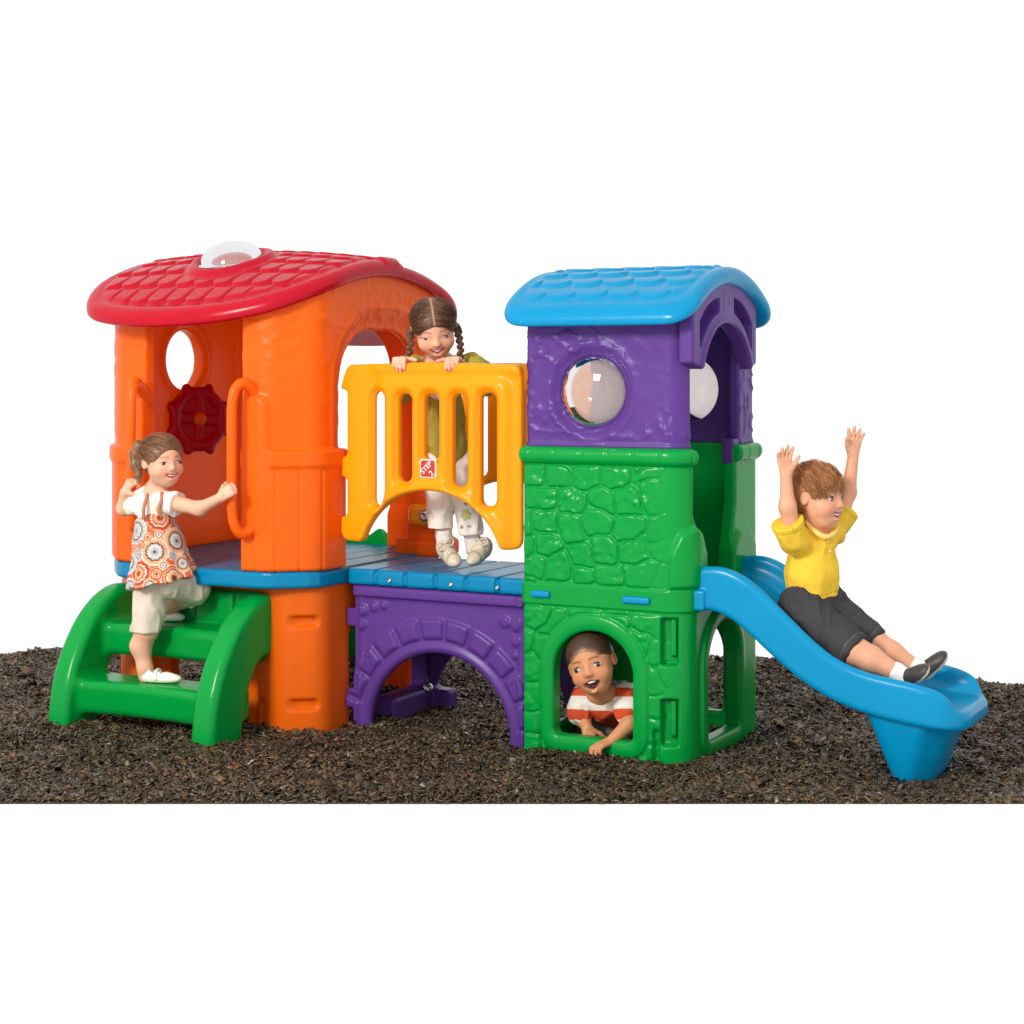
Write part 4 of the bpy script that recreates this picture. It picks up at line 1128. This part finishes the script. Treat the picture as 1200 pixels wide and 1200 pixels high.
def braid(side, pts):
    P = [np.array(p) for p in pts]; out = []; rr = []
    n = 17
    for i in range(n + 1):
        t = i / n * (len(P) - 1); j = min(int(t), len(P) - 2); p = P[j] + (P[j + 1] - P[j]) * (t - j)
        out.append(p + np.array((.006 * (-1) ** i, .004 * (-1) ** i, 0))); rr.append((.0115 if i % 2 else .0105) * (1 - .35 * i / n))
    return out, rr, .004
bL = braid(-1, [hd.p(-.36, -.02, .0) , W(481, 388, 6.50), W(481, 405, 6.47), W(477, 425, 6.47), W(484, 431, 6.47)])
bR = braid(1, [hd.p(.37, -.02, .0), W(537, 388, 6.52), W(540, 408, 6.50), W(539, 430, 6.49)])
CUT2 = [((0, .50, -.14), (.38, .40, .375), .02), ((.0, .36, -.40), (.6, .36, .36), .03), ((0, .0, -.66), (.7, .7, .36), .03)]
VQ, C = hair_cap(hd, .028, CUT2, [bL, bR], freq=(9, 60, 14), col_=BR2, seed=8, disp=.0014, part_line=[(0, .41, .34), (0, .27, .48), (0, .05, .535), (0, -.2, .53)])
q = hd.q(VQ[0]); ln_ = np.exp(-(q[:, 0] / .014) ** 2) * (q[:, 2] > .25) * (q[:, 1] > -.2); C = C * (1 - .75 * ln_[:, None]) + .75 * ln_[:, None] * np.array(srgb(200, 150, 120))
VQ, C = strands(hd, VQ, C, lambda q: np.stack([np.sign(q[:, 0]) * .6 - q[:, 0], -.04 - q[:, 1], -.0 - q[:, 2]], 1), 240, .05, wid=.00028, lift=.10, keep=lambda q: (q[:, 2] > .1) & (np.abs(q[:, 0]) > .03) & (np.abs(q[:, 0]) < .37), seed=14, waver=.4)
VQ, C = strands(hd, VQ, C, lambda q: np.stack([np.sign(q[:, 0]) * .42 - q[:, 0], -.04 - q[:, 1], -.0 - q[:, 2]], 1), 1700, .05, lift=.006, keep=lambda q: (q[:, 2] > .0) & (np.abs(q[:, 0]) > .02) & (np.abs(q[:, 0]) < .37), seed=4, waver=.08)
kid.part('hair', VQ, M_HAIR, C)
for g in (-1, 1):
    V, Fc = lathe([(.002, -.007), (.012, -.005), (.0145, 0), (.012, .005), (.002, .007)], 14, frame_to(hd.p(.385 * g, -.02, .03), (1, 0, .3))); kid.part('hair_clip', (V, Fc), plain('clip_pink', srgb(225, 190, 200), .4))
# jacket
lo, hi = bounds([W(455, 425, 6.35), W(590, 560, 6.75)], .06); F = Field(lo, hi, .003)
F.chain([W(515, 440, 6.58), W(518, 480, 6.60), W(524, 534, 6.60)], [.062, .075, .078], .03)
F.cap(W(490, 431, 6.575), W(546, 429, 6.58), .040, .040, .03)
F.chain([shR, W(472, 458, 6.55)], [.042, .048], .02); F.chain([shL, W(562, 438, 6.55), W(568, 450, 6.51)], [.045, .05, .044], .02)
F.box(W(524, 560, 6.6), (.15, .15, .055), 0, None, 0, 'cut')
F.cap(hd.p(0, -.05, -.35), W(515, 446, 6.50), .040, .030, .012, 'cut')
VQ = cloth(F, 1, .0032, 22, 12); kid.part('jacket', VQ, M_CLOTH, flat(VQ[0], srgb(164, 152, 62), .07))
F = Field(*bounds([W(500, 425, 6.45), W(532, 470, 6.62)], .04), .003); F.chain([W(514, 437, 6.555), W(516, 455, 6.55)], [.046, .052], .02)
F.cap(hd.p(0, -.05, -.35), W(514, 421, 6.55), .034, .036, .01, 'cut'); VQ = cloth(F, 1, .001, 30, 3); kid.part('shirt', VQ, M_CLOTH, flat(VQ[0], srgb(244, 242, 238), .02))
# trousers with the printed flower
lo, hi = bounds([W(490, 530, 6.5), W(575, 632, 6.7)], .05); F = Field(lo, hi, .003)
F.cap(W(516, 545, 6.60), W(534, 545, 6.60), .068, .068, 0)
F.chain([W(513, 550, 6.60), W(516, 592, 6.575), W(517, 632, 6.575)], [.062, .044, .049], .015)
F.chain([W(538, 550, 6.60), W(547, 592, 6.585), W(553, 634, 6.59)], [.062, .044, .048], .015)
a0 = W(516, 619, 6.57); a1 = W(550, 625, 6.59)
F.box(a0 + np.array((-.03, 0, -.05)), (.083, .1, .05), 0, None, 0, 'cut'); F.box(a1 + np.array((.06, 0, -.05)), (.112, .1, .05), 0, None, 0, 'cut')
VQ = cloth(F, 1, .003, 20, 15); V = VQ[0]; C = flat(V, srgb(232, 220, 208), .03)
fc = W(546, 604, 6.53); dv = V - fc; dist = np.linalg.norm(dv * np.array((1, .4, 1)), axis=1); aa = np.arctan2(dv[:, 2], dv[:, 0])
m = dist < .02 + .003 * np.sin(aa * 6); C[m] = srgb(176, 196, 120); m = dist < .011; C[m] = srgb(226, 186, 110)
for (px, py) in ((546, 590), (550, 617), (541, 618), (555, 594)):
    dv = V - W(px, py, 6.535); dist = np.linalg.norm(dv * np.array((1, .4, 1)), axis=1); aa = np.arctan2(dv[:, 2], dv[:, 0])
    C[dist < .004 + .005 * np.abs(np.sin(aa * 2.5))] = srgb(96, 112, 120)
kid.part('trousers', VQ, M_CLOTH, C, 'white trousers with green and yellow flower print')
def sneaker(heel, toe, up, ank, body=srgb(206, 192, 168), dark=srgb(170, 156, 136)):
    heel, toe = np.asarray(heel), np.asarray(toe); F = Field(*bounds([heel, toe, ank], .06), .0027); d, s_, u_ = shoe(F, heel, toe, up, .030, .032)
    F.cap(heel + (toe - heel) * .2 + u_ * .045, ank, .031, .030, .02); F.half(heel + u_ * .0015, -u_)
    V, Q = F.mesh(1); q = V - heel; hgt = q @ u_; al = (q @ d) / np.linalg.norm(toe - heel); C = flat(V, body, .05)
    C[hgt < .013] = srgb(222, 212, 192); st_ = (np.abs(hgt - .015) < .002); C[st_] = dark
    pn = (np.sin(al * 26 + hgt * 60) > .55) & (hgt > .016) & (al < .8); C[pn] = np.array(dark)
    o = kid.part('shoe', (V, Q), M_SHOE, C)
    lc = plain('lace_cream', srgb(226, 210, 186), .8)
    for t in (.40, .50, .60):
        b0 = heel + (toe - heel) * t + u_ * (.062 - (t - .4) * .11); kid.sub(o, 'lace', tube([b0 - s_ * .017 - u_ * .006, b0 + u_ * .004, b0 + s_ * .017 + d * .012 - u_ * .006], .0028, 6, 4), lc)
    b0 = heel + (toe - heel) * .36 + u_ * .072
    for g in (-1, 1): kid.sub(o, 'lace', tube([b0, b0 + s_ * .022 * g + u_ * .018, b0 + s_ * .036 * g + u_ * .0, b0 + s_ * .02 * g - u_ * .01 + d * .01, b0], .0024, 6, 5), lc)
zd_ = .587
t1 = np.array((*W(538, 668, 6.50)[:2], zd_ + .004)); h1 = W(522, 651, 6.60); t2 = np.array((*W(551, 669, 6.52)[:2], zd_ + .004)); h2 = W(573, 648, 6.62)
def tip_up(h, t): d = unit(t - h); return unit(np.array((0, -.75, .55)) - d * (np.array((0, -.75, .55)) @ d))
sneaker(h1, t1, tip_up(h1, t1), W(521, 636, 6.575)); sneaker(h2, t2, tip_up(h2, t2) + np.array((-.5, 0, 0)), W(555, 640, 6.60))
for a, b in ((W(520, 625, 6.575), W(521, 640, 6.575)), (W(553, 628, 6.595), W(556, 644, 6.60))):
    F = Field(*bounds([a, b], .05), .003); F.cap(a, b, .030, .031, 0); VQ = cloth(F, 1, .001, 50, 4); kid.part('sock', VQ, M_CLOTH, flat(VQ[0], srgb(226, 216, 208), .03))

# ============ boy on the slide
hd = Head(W(957, 581, 5.95), (.80, -.585, -.06), 2, .214)
kid = Kid(W(948, 735, 5.98), 'boy in yellow polo shirt sliding down the blue slide with both arms up')
neck = W(955, 621, 5.97)
shR, elR, wrR = W(930, 632, 5.90), W(923, 594, 5.865), W(921, 556, 5.86)
shL, elL, wrL = W(981, 613, 6.07), W(994, 577, 6.10), W(1000, 533, 6.10)
hpR, knR, anR = W(940, 716, 5.95), W(1002, 763, 5.81), W(1049, 787, 5.755)
hpL, knL, anL = W(962, 708, 6.04), W(1024, 754, 5.95), W(1072, 782, 5.885)
pts = [hd.p(0, .5, .5), hd.p(0, -.5, -.5), wrR + (-.05, 0, .11), wrL + (.06, 0, .12), anR + (.05, 0, -.02), hpR - (.05, 0, .08)]
lo, hi = bounds(pts, .06); F = Field(lo, hi, .003)
hd.build(F, neck, .031, smile=1.1)
F.chain([W(954, 640, 5.98), W(950, 680, 5.99), W(951, 708, 5.99)], [.058, .066, .07], .03)
for a in (shR, shL): F.cap(neck, a, .032, .034, .03)
F.chain([shR, elR, wrR], [.033, .026, .0185], .02); F.chain([shL, elL, wrL], [.033, .026, .0185], .02)
hand(F, wrR, (-.10, .0, 1), (.35, -.9, .0), 1, (.16, .2, .15), .26, 1.0, (.75, .65, .2), .3)
hand(F, wrL, (.10, .0, 1), (.3, -.95, .0), -1, (.10, .12, .12), .28, 1.0, (.72, .55, .35), .4)
F.chain([hpR, knR, W(1020, 772, 5.79), anR], [.066, .045, .041, .028], .02); F.chain([hpL, knL, W(1044, 766, 5.925), anL], [.066, .045, .041, .028], .02)
V, Q = F.mesh(1); C = skin_colors(V, TAN, 5); hd.paint(V, C, TAN, srgb(150, 100, 66), srgb(196, 100, 92))
kid.part('body', (V, Q), M_SKIN, C)
hd.face_parts(kid, (.01, 0), .85, True)
BR3 = srgb(164, 108, 64)
CUTB = [((0, .52, -.09), (.40, .37, .36), .015), ((.0, .46, -.42), (.62, .38, .40), .02), ((0, .0, -.72), (.7, .7, .42), .03), ((.40, .02, -.05), (.06, .10, .13), .01), ((-.40, .02, -.05), (.06, .10, .13), .01)]
VQ, C = hair_cap(hd, .032, CUTB, [], freq=(34, 24, 14), col_=BR3, seed=14, disp=.003)
wh = np.array((.06, -.30, .46))
VQ, C = strands(hd, VQ, C, lambda q: (q - wh) + np.array((0, .2, -.05)), 300, .034, wid=.0003, lift=.07, keep=lambda q: q[:, 2] > .1, seed=16, waver=.4, avoid=lambda P: (np.abs(P[..., 0]) > .28) & (np.abs(P[..., 1] + .02) < .10) & (P[..., 2] < .085))
VQ, C = strands(hd, VQ, C, lambda q: (q - wh) * np.array((1, 1, 1.)) + np.array((0, .25, -.12)), 3200, .034, wid=.0006, lift=.04, keep=lambda q: q[:, 2] > -.28, avoid=lambda P: (np.abs(P[..., 0]) > .28) & (np.abs(P[..., 1] + .02) < .10) & (P[..., 2] < .085) & (P[..., 2] > -.2), seed=6, waver=.28)
kid.part('hair', VQ, M_HAIR, C)
# polo shirt
lo, hi = bounds([W(905, 605, 5.8), W(1005, 720, 6.2)], .06); F = Field(lo, hi, .003)
F.chain([W(953, 640, 5.98), W(951, 672, 5.985), W(952, 706, 5.99)], [.072, .082, .088], .03)
F.cap(W(936, 634, 5.92), W(975, 625, 6.04), .045, .043, .03)
eR, eL = W(923, 612, 5.875), W(991, 598, 6.085)
F.chain([shR, eR], [.048, .052], .015); F.chain([shL, eL], [.044, .045], .015)
for a, e in ((shR, eR), (shL, eL)):
    dd = unit(e - a); F.cut((lambda dd, e: lambda X, Y_, Z: -((X - e[0]) * dd[0] + (Y_ - e[1]) * dd[1] + (Z - e[2]) * dd[2]))(dd, e), e - .02, e + .08) if False else F.box(e + dd * .05, (.07, .07, .05), 0, np.stack([unit(np.cross(dd, (0, 1, .1))), unit(np.cross(dd, np.cross(dd, (0, 1, .1)))), dd]), 0, 'cut')
hemb = W(953, 700, 5.99); F.box(hemb + np.array((.0, 0, -.085)), (.2, .2, .085), 0, np.array(Matrix.Rotation(.16, 3, 'Y')), 0, 'cut')
F.cap(hd.p(0, 0, -.38), neck + np.array((.01, -.01, -.015)), .036, .034, .012, 'cut')
VQ = cloth(F, 1, .0027, 17, 22); C = flat(VQ[0], srgb(230, 188, 58), .06)
hn = np.array(Matrix.Rotation(.16, 3, 'Y')) @ np.array((0, 0, 1.))
for p_, n_ in ((hemb, np.linalg.inv(np.array(Matrix.Rotation(.16, 3, 'Y'))) @ np.array((0, 0, 1.))), (eR, unit(shR - eR)), (eL, unit(shL - eL))):
    h_ = (VQ[0] - p_) @ n_; near = np.linalg.norm(VQ[0] - p_, axis=1) < .14; C[near & (np.abs(h_ - .016) < .0018)] *= .72
po = kid.part('shirt', VQ, M_CLOTH, C)
for (px, py) in ((970.5, 634), (973, 646)):
    b_ = W(px, py, 5.905); kid.sub(po, 'button', lathe([(.002, .003), (.0045, .002), (.005, -.004)], 10, frame_to(b_, (.55, -.83, .1))), plain('button_cream', srgb(225, 200, 130), .4))
cl = [W(944, 611, 5.92), W(953, 621, 5.90), W(966, 629, 5.895), W(976, 626, 5.92), W(982, 617, 5.98)]
kid.sub(po, 'collar', tube(cl, [.006, .009, .010, .009, .006], 8, 5), plain('collar_cloth', srgb(240, 206, 110), .85))
# shorts
lo, hi = bounds([hpR, hpL, knR, knL], .10); F = Field(lo, hi, .0032)
F.cap(W(943, 708, 5.97), W(960, 702, 6.02), .082, .080, 0); F.chain([hpR, knR], [.078, .058], .02); F.chain([hpL, knL], [.076, .056], .02)
F.cap(W(945, 722, 5.98), W(958, 720, 6.0), .075, .075, .02)
for a, b in ((hpR, knR), (hpL, knL)):
    dd = unit(b - a); e = b + dd * .004; F.box(e + dd * .05, (.075, .075, .05), 0, np.stack([unit(np.cross(dd, (0, 1, .1))), unit(np.cross(dd, np.cross(dd, (0, 1, .1)))), dd]), 0, 'cut')
VQ = cloth(F, 1, .0038, 19, 25); C = flat(VQ[0], srgb(62, 60, 62), .12)
for a, b in ((hpR, knR), (hpL, knL)):
    dd = unit(b - a); h_ = (b + dd * .004 - VQ[0]) @ dd; C[(np.abs(h_ - .017) < .0018) & (np.linalg.norm(VQ[0] - b, axis=1) < .09)] *= 2.0
so = kid.part('shorts', VQ, M_CLOTH, C)
M_STITCH = plain('pale_stitch', srgb(140, 138, 136), .8)
for ch in ([W(962, 736, 5.865), W(974, 752, 5.835), W(984, 760, 5.825)], [W(962, 736, 5.865), W(972, 728, 5.875)], [W(972, 728, 5.875), W(986, 746, 5.84)]): kid.sub(so, 'stitching', tube(ch, .0016, 5, 3), M_STITCH)
def slipon(heel, toe, up, ank):
    heel, toe = np.asarray(heel), np.asarray(toe); F = Field(*bounds([heel, toe], .06), .0027); d, s_, u_ = shoe(F, heel, toe, up, .031, .029); F.half(heel + u_ * .0015, -u_)
    V, Q = F.mesh(1); hgt = (V - heel) @ u_; C = flat(V, srgb(62, 56, 56), .08); C[hgt < .016] = srgb(214, 202, 178); kid.part('shoe', (V, Q), M_SHOE, C)
    F = Field(*bounds([ank, heel + u_ * .05], .05), .003); F.cap(ank, heel + (toe - heel) * .22 + u_ * .035, .031, .029, 0); VQ = cloth(F, 1, .001, 40, 3); kid.part('sock', VQ, M_CLOTH, flat(VQ[0], srgb(232, 226, 222), .03))
slipon(W(1064, 803, 5.77), W(1092, 787, 5.66), (-.45, -.55, .7), W(1050, 787, 5.755)); slipon(W(1084, 797, 5.90), W(1113, 769, 5.86), (-.62, -.25, .6), W(1073, 782, 5.885))

# ============ boy crawling out of the green arch
hd = Head(W(693, 777, 6.10), (-.24, -.96, -.02), -18, .216)
kid = Kid(np.array((*W(712, 880, 6.25)[:2], .0)), 'boy in orange and white striped shirt crawling out of the green arch')
neck = W(704, 812, 6.17)
shR, elR, wrR = W(684, 818, 6.22), W(683, 842, 6.20), W(688, 853, 6.16)
shL, elL, wrL = W(735, 814, 6.17), W(738, 848, 6.07), W(716, 869, 6.035)
pts = [hd.p(0, .5, .5), hd.p(0, -.5, -.5), wrR - (.06, .06, .06), wrL - (.13, .08, .1), W(745, 820, 6.5), W(700, 885, 6.5)]
lo, hi = bounds(pts, .07); F = Field(lo, hi, .003)
hd.build(F, neck, .031, smile=.5, opened=1.3)
F.chain([W(712, 822, 6.24), W(722, 830, 6.36), W(726, 838, 6.48)], [.06, .064, .068], .03)
for a in (shR, shL): F.cap(neck, a, .032, .034, .03)
F.chain([shR, elR, wrR], [.034, .026, .019], .02); F.chain([shL, elL, wrL], [.034, .027, .019], .02)
hand(F, wrR, (.15, -.55, -.75), (0, .3, -1), 1, (.1, .3, .2), .2, .95, (.4, .8, .1), .3)
hand(F, wrL, (-.75, -.42, -.18), (0, -.05, -1), -1, (.25, .75, .5), .2, 1.0, (.5, .75, .1), .3)
F.chain([W(734, 842, 6.48), W(714, 858, 6.32), W(716, 880, 6.46)], [.064, .048, .03], .02); F.chain([W(716, 842, 6.50), W(690, 866, 6.42), W(700, 880, 6.55)], [.06, .046, .03], .02)
V, Q = F.mesh(1); C = skin_colors(V, DARK, 6); hd.paint(V, C, DARK, srgb(60, 36, 24), srgb(150, 80, 70))
kid.part('body', (V, Q), M_SKIN, C)
hd.face_parts(kid, (.0, .0), 1.05, True, 1.0)
CUTC = [((0, .52, -.14), (.36, .37, .40), .03), ((.0, .40, -.42), (.62, .36, .40), .03), ((0, .0, -.66), (.7, .7, .40), .03), ((.40, .0, -.05), (.06, .10, .13), .01), ((-.40, .0, -.05), (.06, .10, .13), .01)]
VQ, C = hair_cap(hd, .007, CUTC, [], freq=(90, 90, 90), col_=srgb(66, 46, 34), seed=19, disp=.0008)
q = hd.q(VQ[0]); ed = np.minimum.reduce([np.linalg.norm((q - np.array(c)) / np.array(r), axis=1) - 1 for c, r, _ in CUTC[:2]])
bl = (1 - sst(ed + .05 * noise3(q, 40, 2), .0, .28))[:, None] * .75; C = C * (1 - bl) + bl * np.array(DARK) * .8
kid.part('hair', VQ, M_HAIR, C)
lo, hi = bounds([W(664, 800, 6.0), W(750, 850, 6.6)], .07); F = Field(lo, hi, .003)
F.chain([W(710, 822, 6.22), W(722, 828, 6.34), W(727, 836, 6.46)], [.072, .080, .082], .03)
F.cap(W(690, 818, 6.22), W(730, 815, 6.18), .045, .045, .03)
eR, eL = W(681, 832, 6.21), W(737, 833, 6.115)
F.chain([shR, eR], [.047, .050], .015); F.chain([shL, eL], [.047, .052], .015)
F.cap(hd.p(0, 0, -.38), neck, .036, .034, .012, 'cut')
VQ = cloth(F, 1, .003, 20, 32); V = VQ[0]
orange, cream_ = np.array(srgb(206, 80, 44)), np.array(srgb(228, 220, 208))
sd = (V - neck) @ unit(np.array((-.1, -.35, -1.)))
k = (sd + .02) / .080 + .06 * noise3(V, 8, 2); k = k - np.floor(k)
C = np.where((k < .44)[:, None], orange, cream_) * (1 + .05 * noise3(V, 50, 3))[:, None]
kid.part('shirt', VQ, M_CLOTH, C)
lo, hi = bounds([W(680, 838, 6.3), W(750, 885, 6.6)], .08); F = Field(lo, hi, .0035)
F.chain([W(734, 842, 6.48), W(714, 858, 6.32), W(716, 877, 6.46)], [.074, .058, .042], .02); F.chain([W(716, 842, 6.50), W(690, 866, 6.42), W(700, 877, 6.55)], [.072, .056, .042], .02)
VQ = cloth(F, 1, .0035, 18, 35); kid.part('trousers', VQ, M_CLOTH, flat(VQ[0], srgb(134, 130, 120), .06))
# ------------------------------------------------------------------ setting: mulch bed on white
import time as _t
YF = 5.415
BACK = np.array([(-6, 7.9), (-3.2, 8.0), (-2.39, 8.26), (-2.1, 8.42), (-.785, 8.45), (0, 8.40), (.94, 8.13), (1.19, 7.97), (1.6, 7.7), (2.0, 7.43), (2.13, 7.37), (3.0, 7.2), (6, 7.1)])
def gz(x, y):
    P = np.stack([x, y, 0 * x], 1)
    return (.018 * noise3(P, 2.2, 1) + .012 * noise3(P, 6, 2) + .006 * noise3(P, 15, 3)) * sst(y, YF, YF + .15) - .006
xs = np.arange(-2.96, 2.97, .03); ys = np.concatenate([[YF], np.arange(YF + .02, 8.6, .03)])
GX, GY = np.meshgrid(xs, ys, indexing='ij')
bk = np.interp(xs, BACK[:, 0], BACK[:, 1]) + .05 * np.sin(xs * 7) + .03 * np.sin(xs * 17 + 1)
GY = YF + (GY - YF) * ((bk - YF) / (ys[-1] - YF))[:, None]
gzv = gz(GX.ravel(), GY.ravel()).reshape(GX.shape)
gzv[:, 0] = -.007
edge = sst(-(bk[:, None] - GY), -.12, 0); gzv = gzv * (1 - edge) - .018 * edge
nx_, ny_ = GX.shape
V = np.stack([GX.ravel(), GY.ravel(), gzv.ravel()], 1)
I = np.arange(nx_ * ny_).reshape(nx_, ny_)
Q = np.stack([I[:-1, :-1].ravel(), I[1:, :-1].ravel(), I[1:, 1:].ravel(), I[:-1, 1:].ravel()], 1)
# front cut face
fr0 = I[:, 0]; low = len(V) + np.arange(nx_)
V = np.concatenate([V, np.stack([xs, np.full(nx_, YF), np.full(nx_, -.0105)], 1)])
Q = np.concatenate([Q, np.stack([low[:-1], low[1:], fr0[1:], fr0[:-1]], 1)])
m, nt, b = nodes_mat('damp_soil'); n1 = nt.nodes.new('ShaderNodeTexNoise'); n1.inputs['Scale'].default_value = 60
rp = nt.nodes.new('ShaderNodeValToRGB'); rp.color_ramp.elements[0].color = (.012, .009, .007, 1); rp.color_ramp.elements[1].color = (.05, .038, .025, 1)
nt.links.new(n1.outputs['Fac'], rp.inputs[0]); nt.links.new(rp.outputs[0], b.inputs['Base Color']); b.inputs['Roughness'].default_value = .9
g = link_mesh('ground', V, Q, m); g['kind'] = 'structure'

# bark chips: one mesh of many small flakes
N = 210000
cx = rng.uniform(-2.95, 2.95, N); fy = rng.random(N)
by = np.interp(cx, BACK[:, 0], BACK[:, 1]) + .05 * np.sin(cx * 7) + .03 * np.sin(cx * 17 + 1)
cy = YF + .004 + (by - YF + .02) * fy ** 1.12
ln = rng.uniform(.005, .0165, N) * rng.uniform(.7, 1.25, N) * np.where(rng.random(N) < .05, 1.9, 1.); wd = ln * rng.uniform(.22, .6, N); tk = rng.uniform(.0012, .0035, N)
yaw = rng.uniform(0, 2 * np.pi, N); pit = rng.normal(0, .38, N); rol = rng.normal(0, .5, N)
cz = gz(cx, cy) + rng.uniform(-.001, .014, N)
cz = np.where(by - cy < .1, cz - .008 * sst(-(by - cy), -.1, 0), cz)
D = np.stack([np.cos(yaw) * np.cos(pit), np.sin(yaw) * np.cos(pit), np.sin(pit)], 1)
S0 = np.stack([-np.sin(yaw), np.cos(yaw), 0 * yaw], 1); U0 = np.cross(D, S0)
Sd = S0 * np.cos(rol)[:, None] + U0 * np.sin(rol)[:, None]; U = np.cross(D, Sd)
fe = cy < YF + .03; cz = np.where(fe, cz - .004, cz)
C = np.stack([cx, cy, cz], 1)
corn = []
for a, c_, e in ((-1, -1, 1), (1, -.6, 1), (1, .7, 1), (-1, 1, 1), (-1, -1, -1), (1, -.6, -1), (1, .7, -1), (-1, 1, -1)):
    j = rng.uniform(.65, 1.15, (N, 1)); k = rng.uniform(.6, 1.2, (N, 1))
    corn.append(C + D * (a * ln[:, None] * j) + Sd * (c_ * wd[:, None] * k) + U * (e * tk[:, None] * .5))
V = np.stack(corn, 1).reshape(-1, 3)
V[:, 1] = np.maximum(V[:, 1], YF - .001); V[:, 2] = np.maximum(V[:, 2], -.011 - .01 * (V[:, 1] > YF + .1))
base = (np.arange(N) * 8)[:, None]
Q = np.concatenate([base + np.array(f) for f in ((0, 1, 2, 3), (0, 4, 5, 1), (1, 5, 6, 2), (2, 6, 7, 3), (3, 7, 4, 0))])
pal = np.array([srgb(66, 55, 42), srgb(86, 71, 52), srgb(104, 86, 62), srgb(120, 98, 70), srgb(122, 86, 56), srgb(98, 92, 80), srgb(44, 37, 29), srgb(176, 168, 154)])  # last, palest tone: a few chips coloured bright to stand in for glints
ch = rng.choice(len(pal), N, p=[.22, .25, .18, .10, .05, .07, .12, .01])
cc = pal[ch] * rng.uniform(.5, 1.15, (N, 1)) * np.array((1., .96, .90)) * (.92 + .22 * noise3(np.stack([cx, cy, 0 * cx], 1), 3.2, 8) + .10 * noise3(np.stack([cx, cy, 0 * cx], 1), 11, 9))[:, None]
m = coloured('bark_chip', .38, .4, 90, spec=.4)
chips = link_mesh('mulch', V, Q, m, colors=np.repeat(cc, 8, 0), smooth=False); chips['kind'] = 'stuff'
chips['label'] = 'loose dark brown bark mulch chips covering the play area'
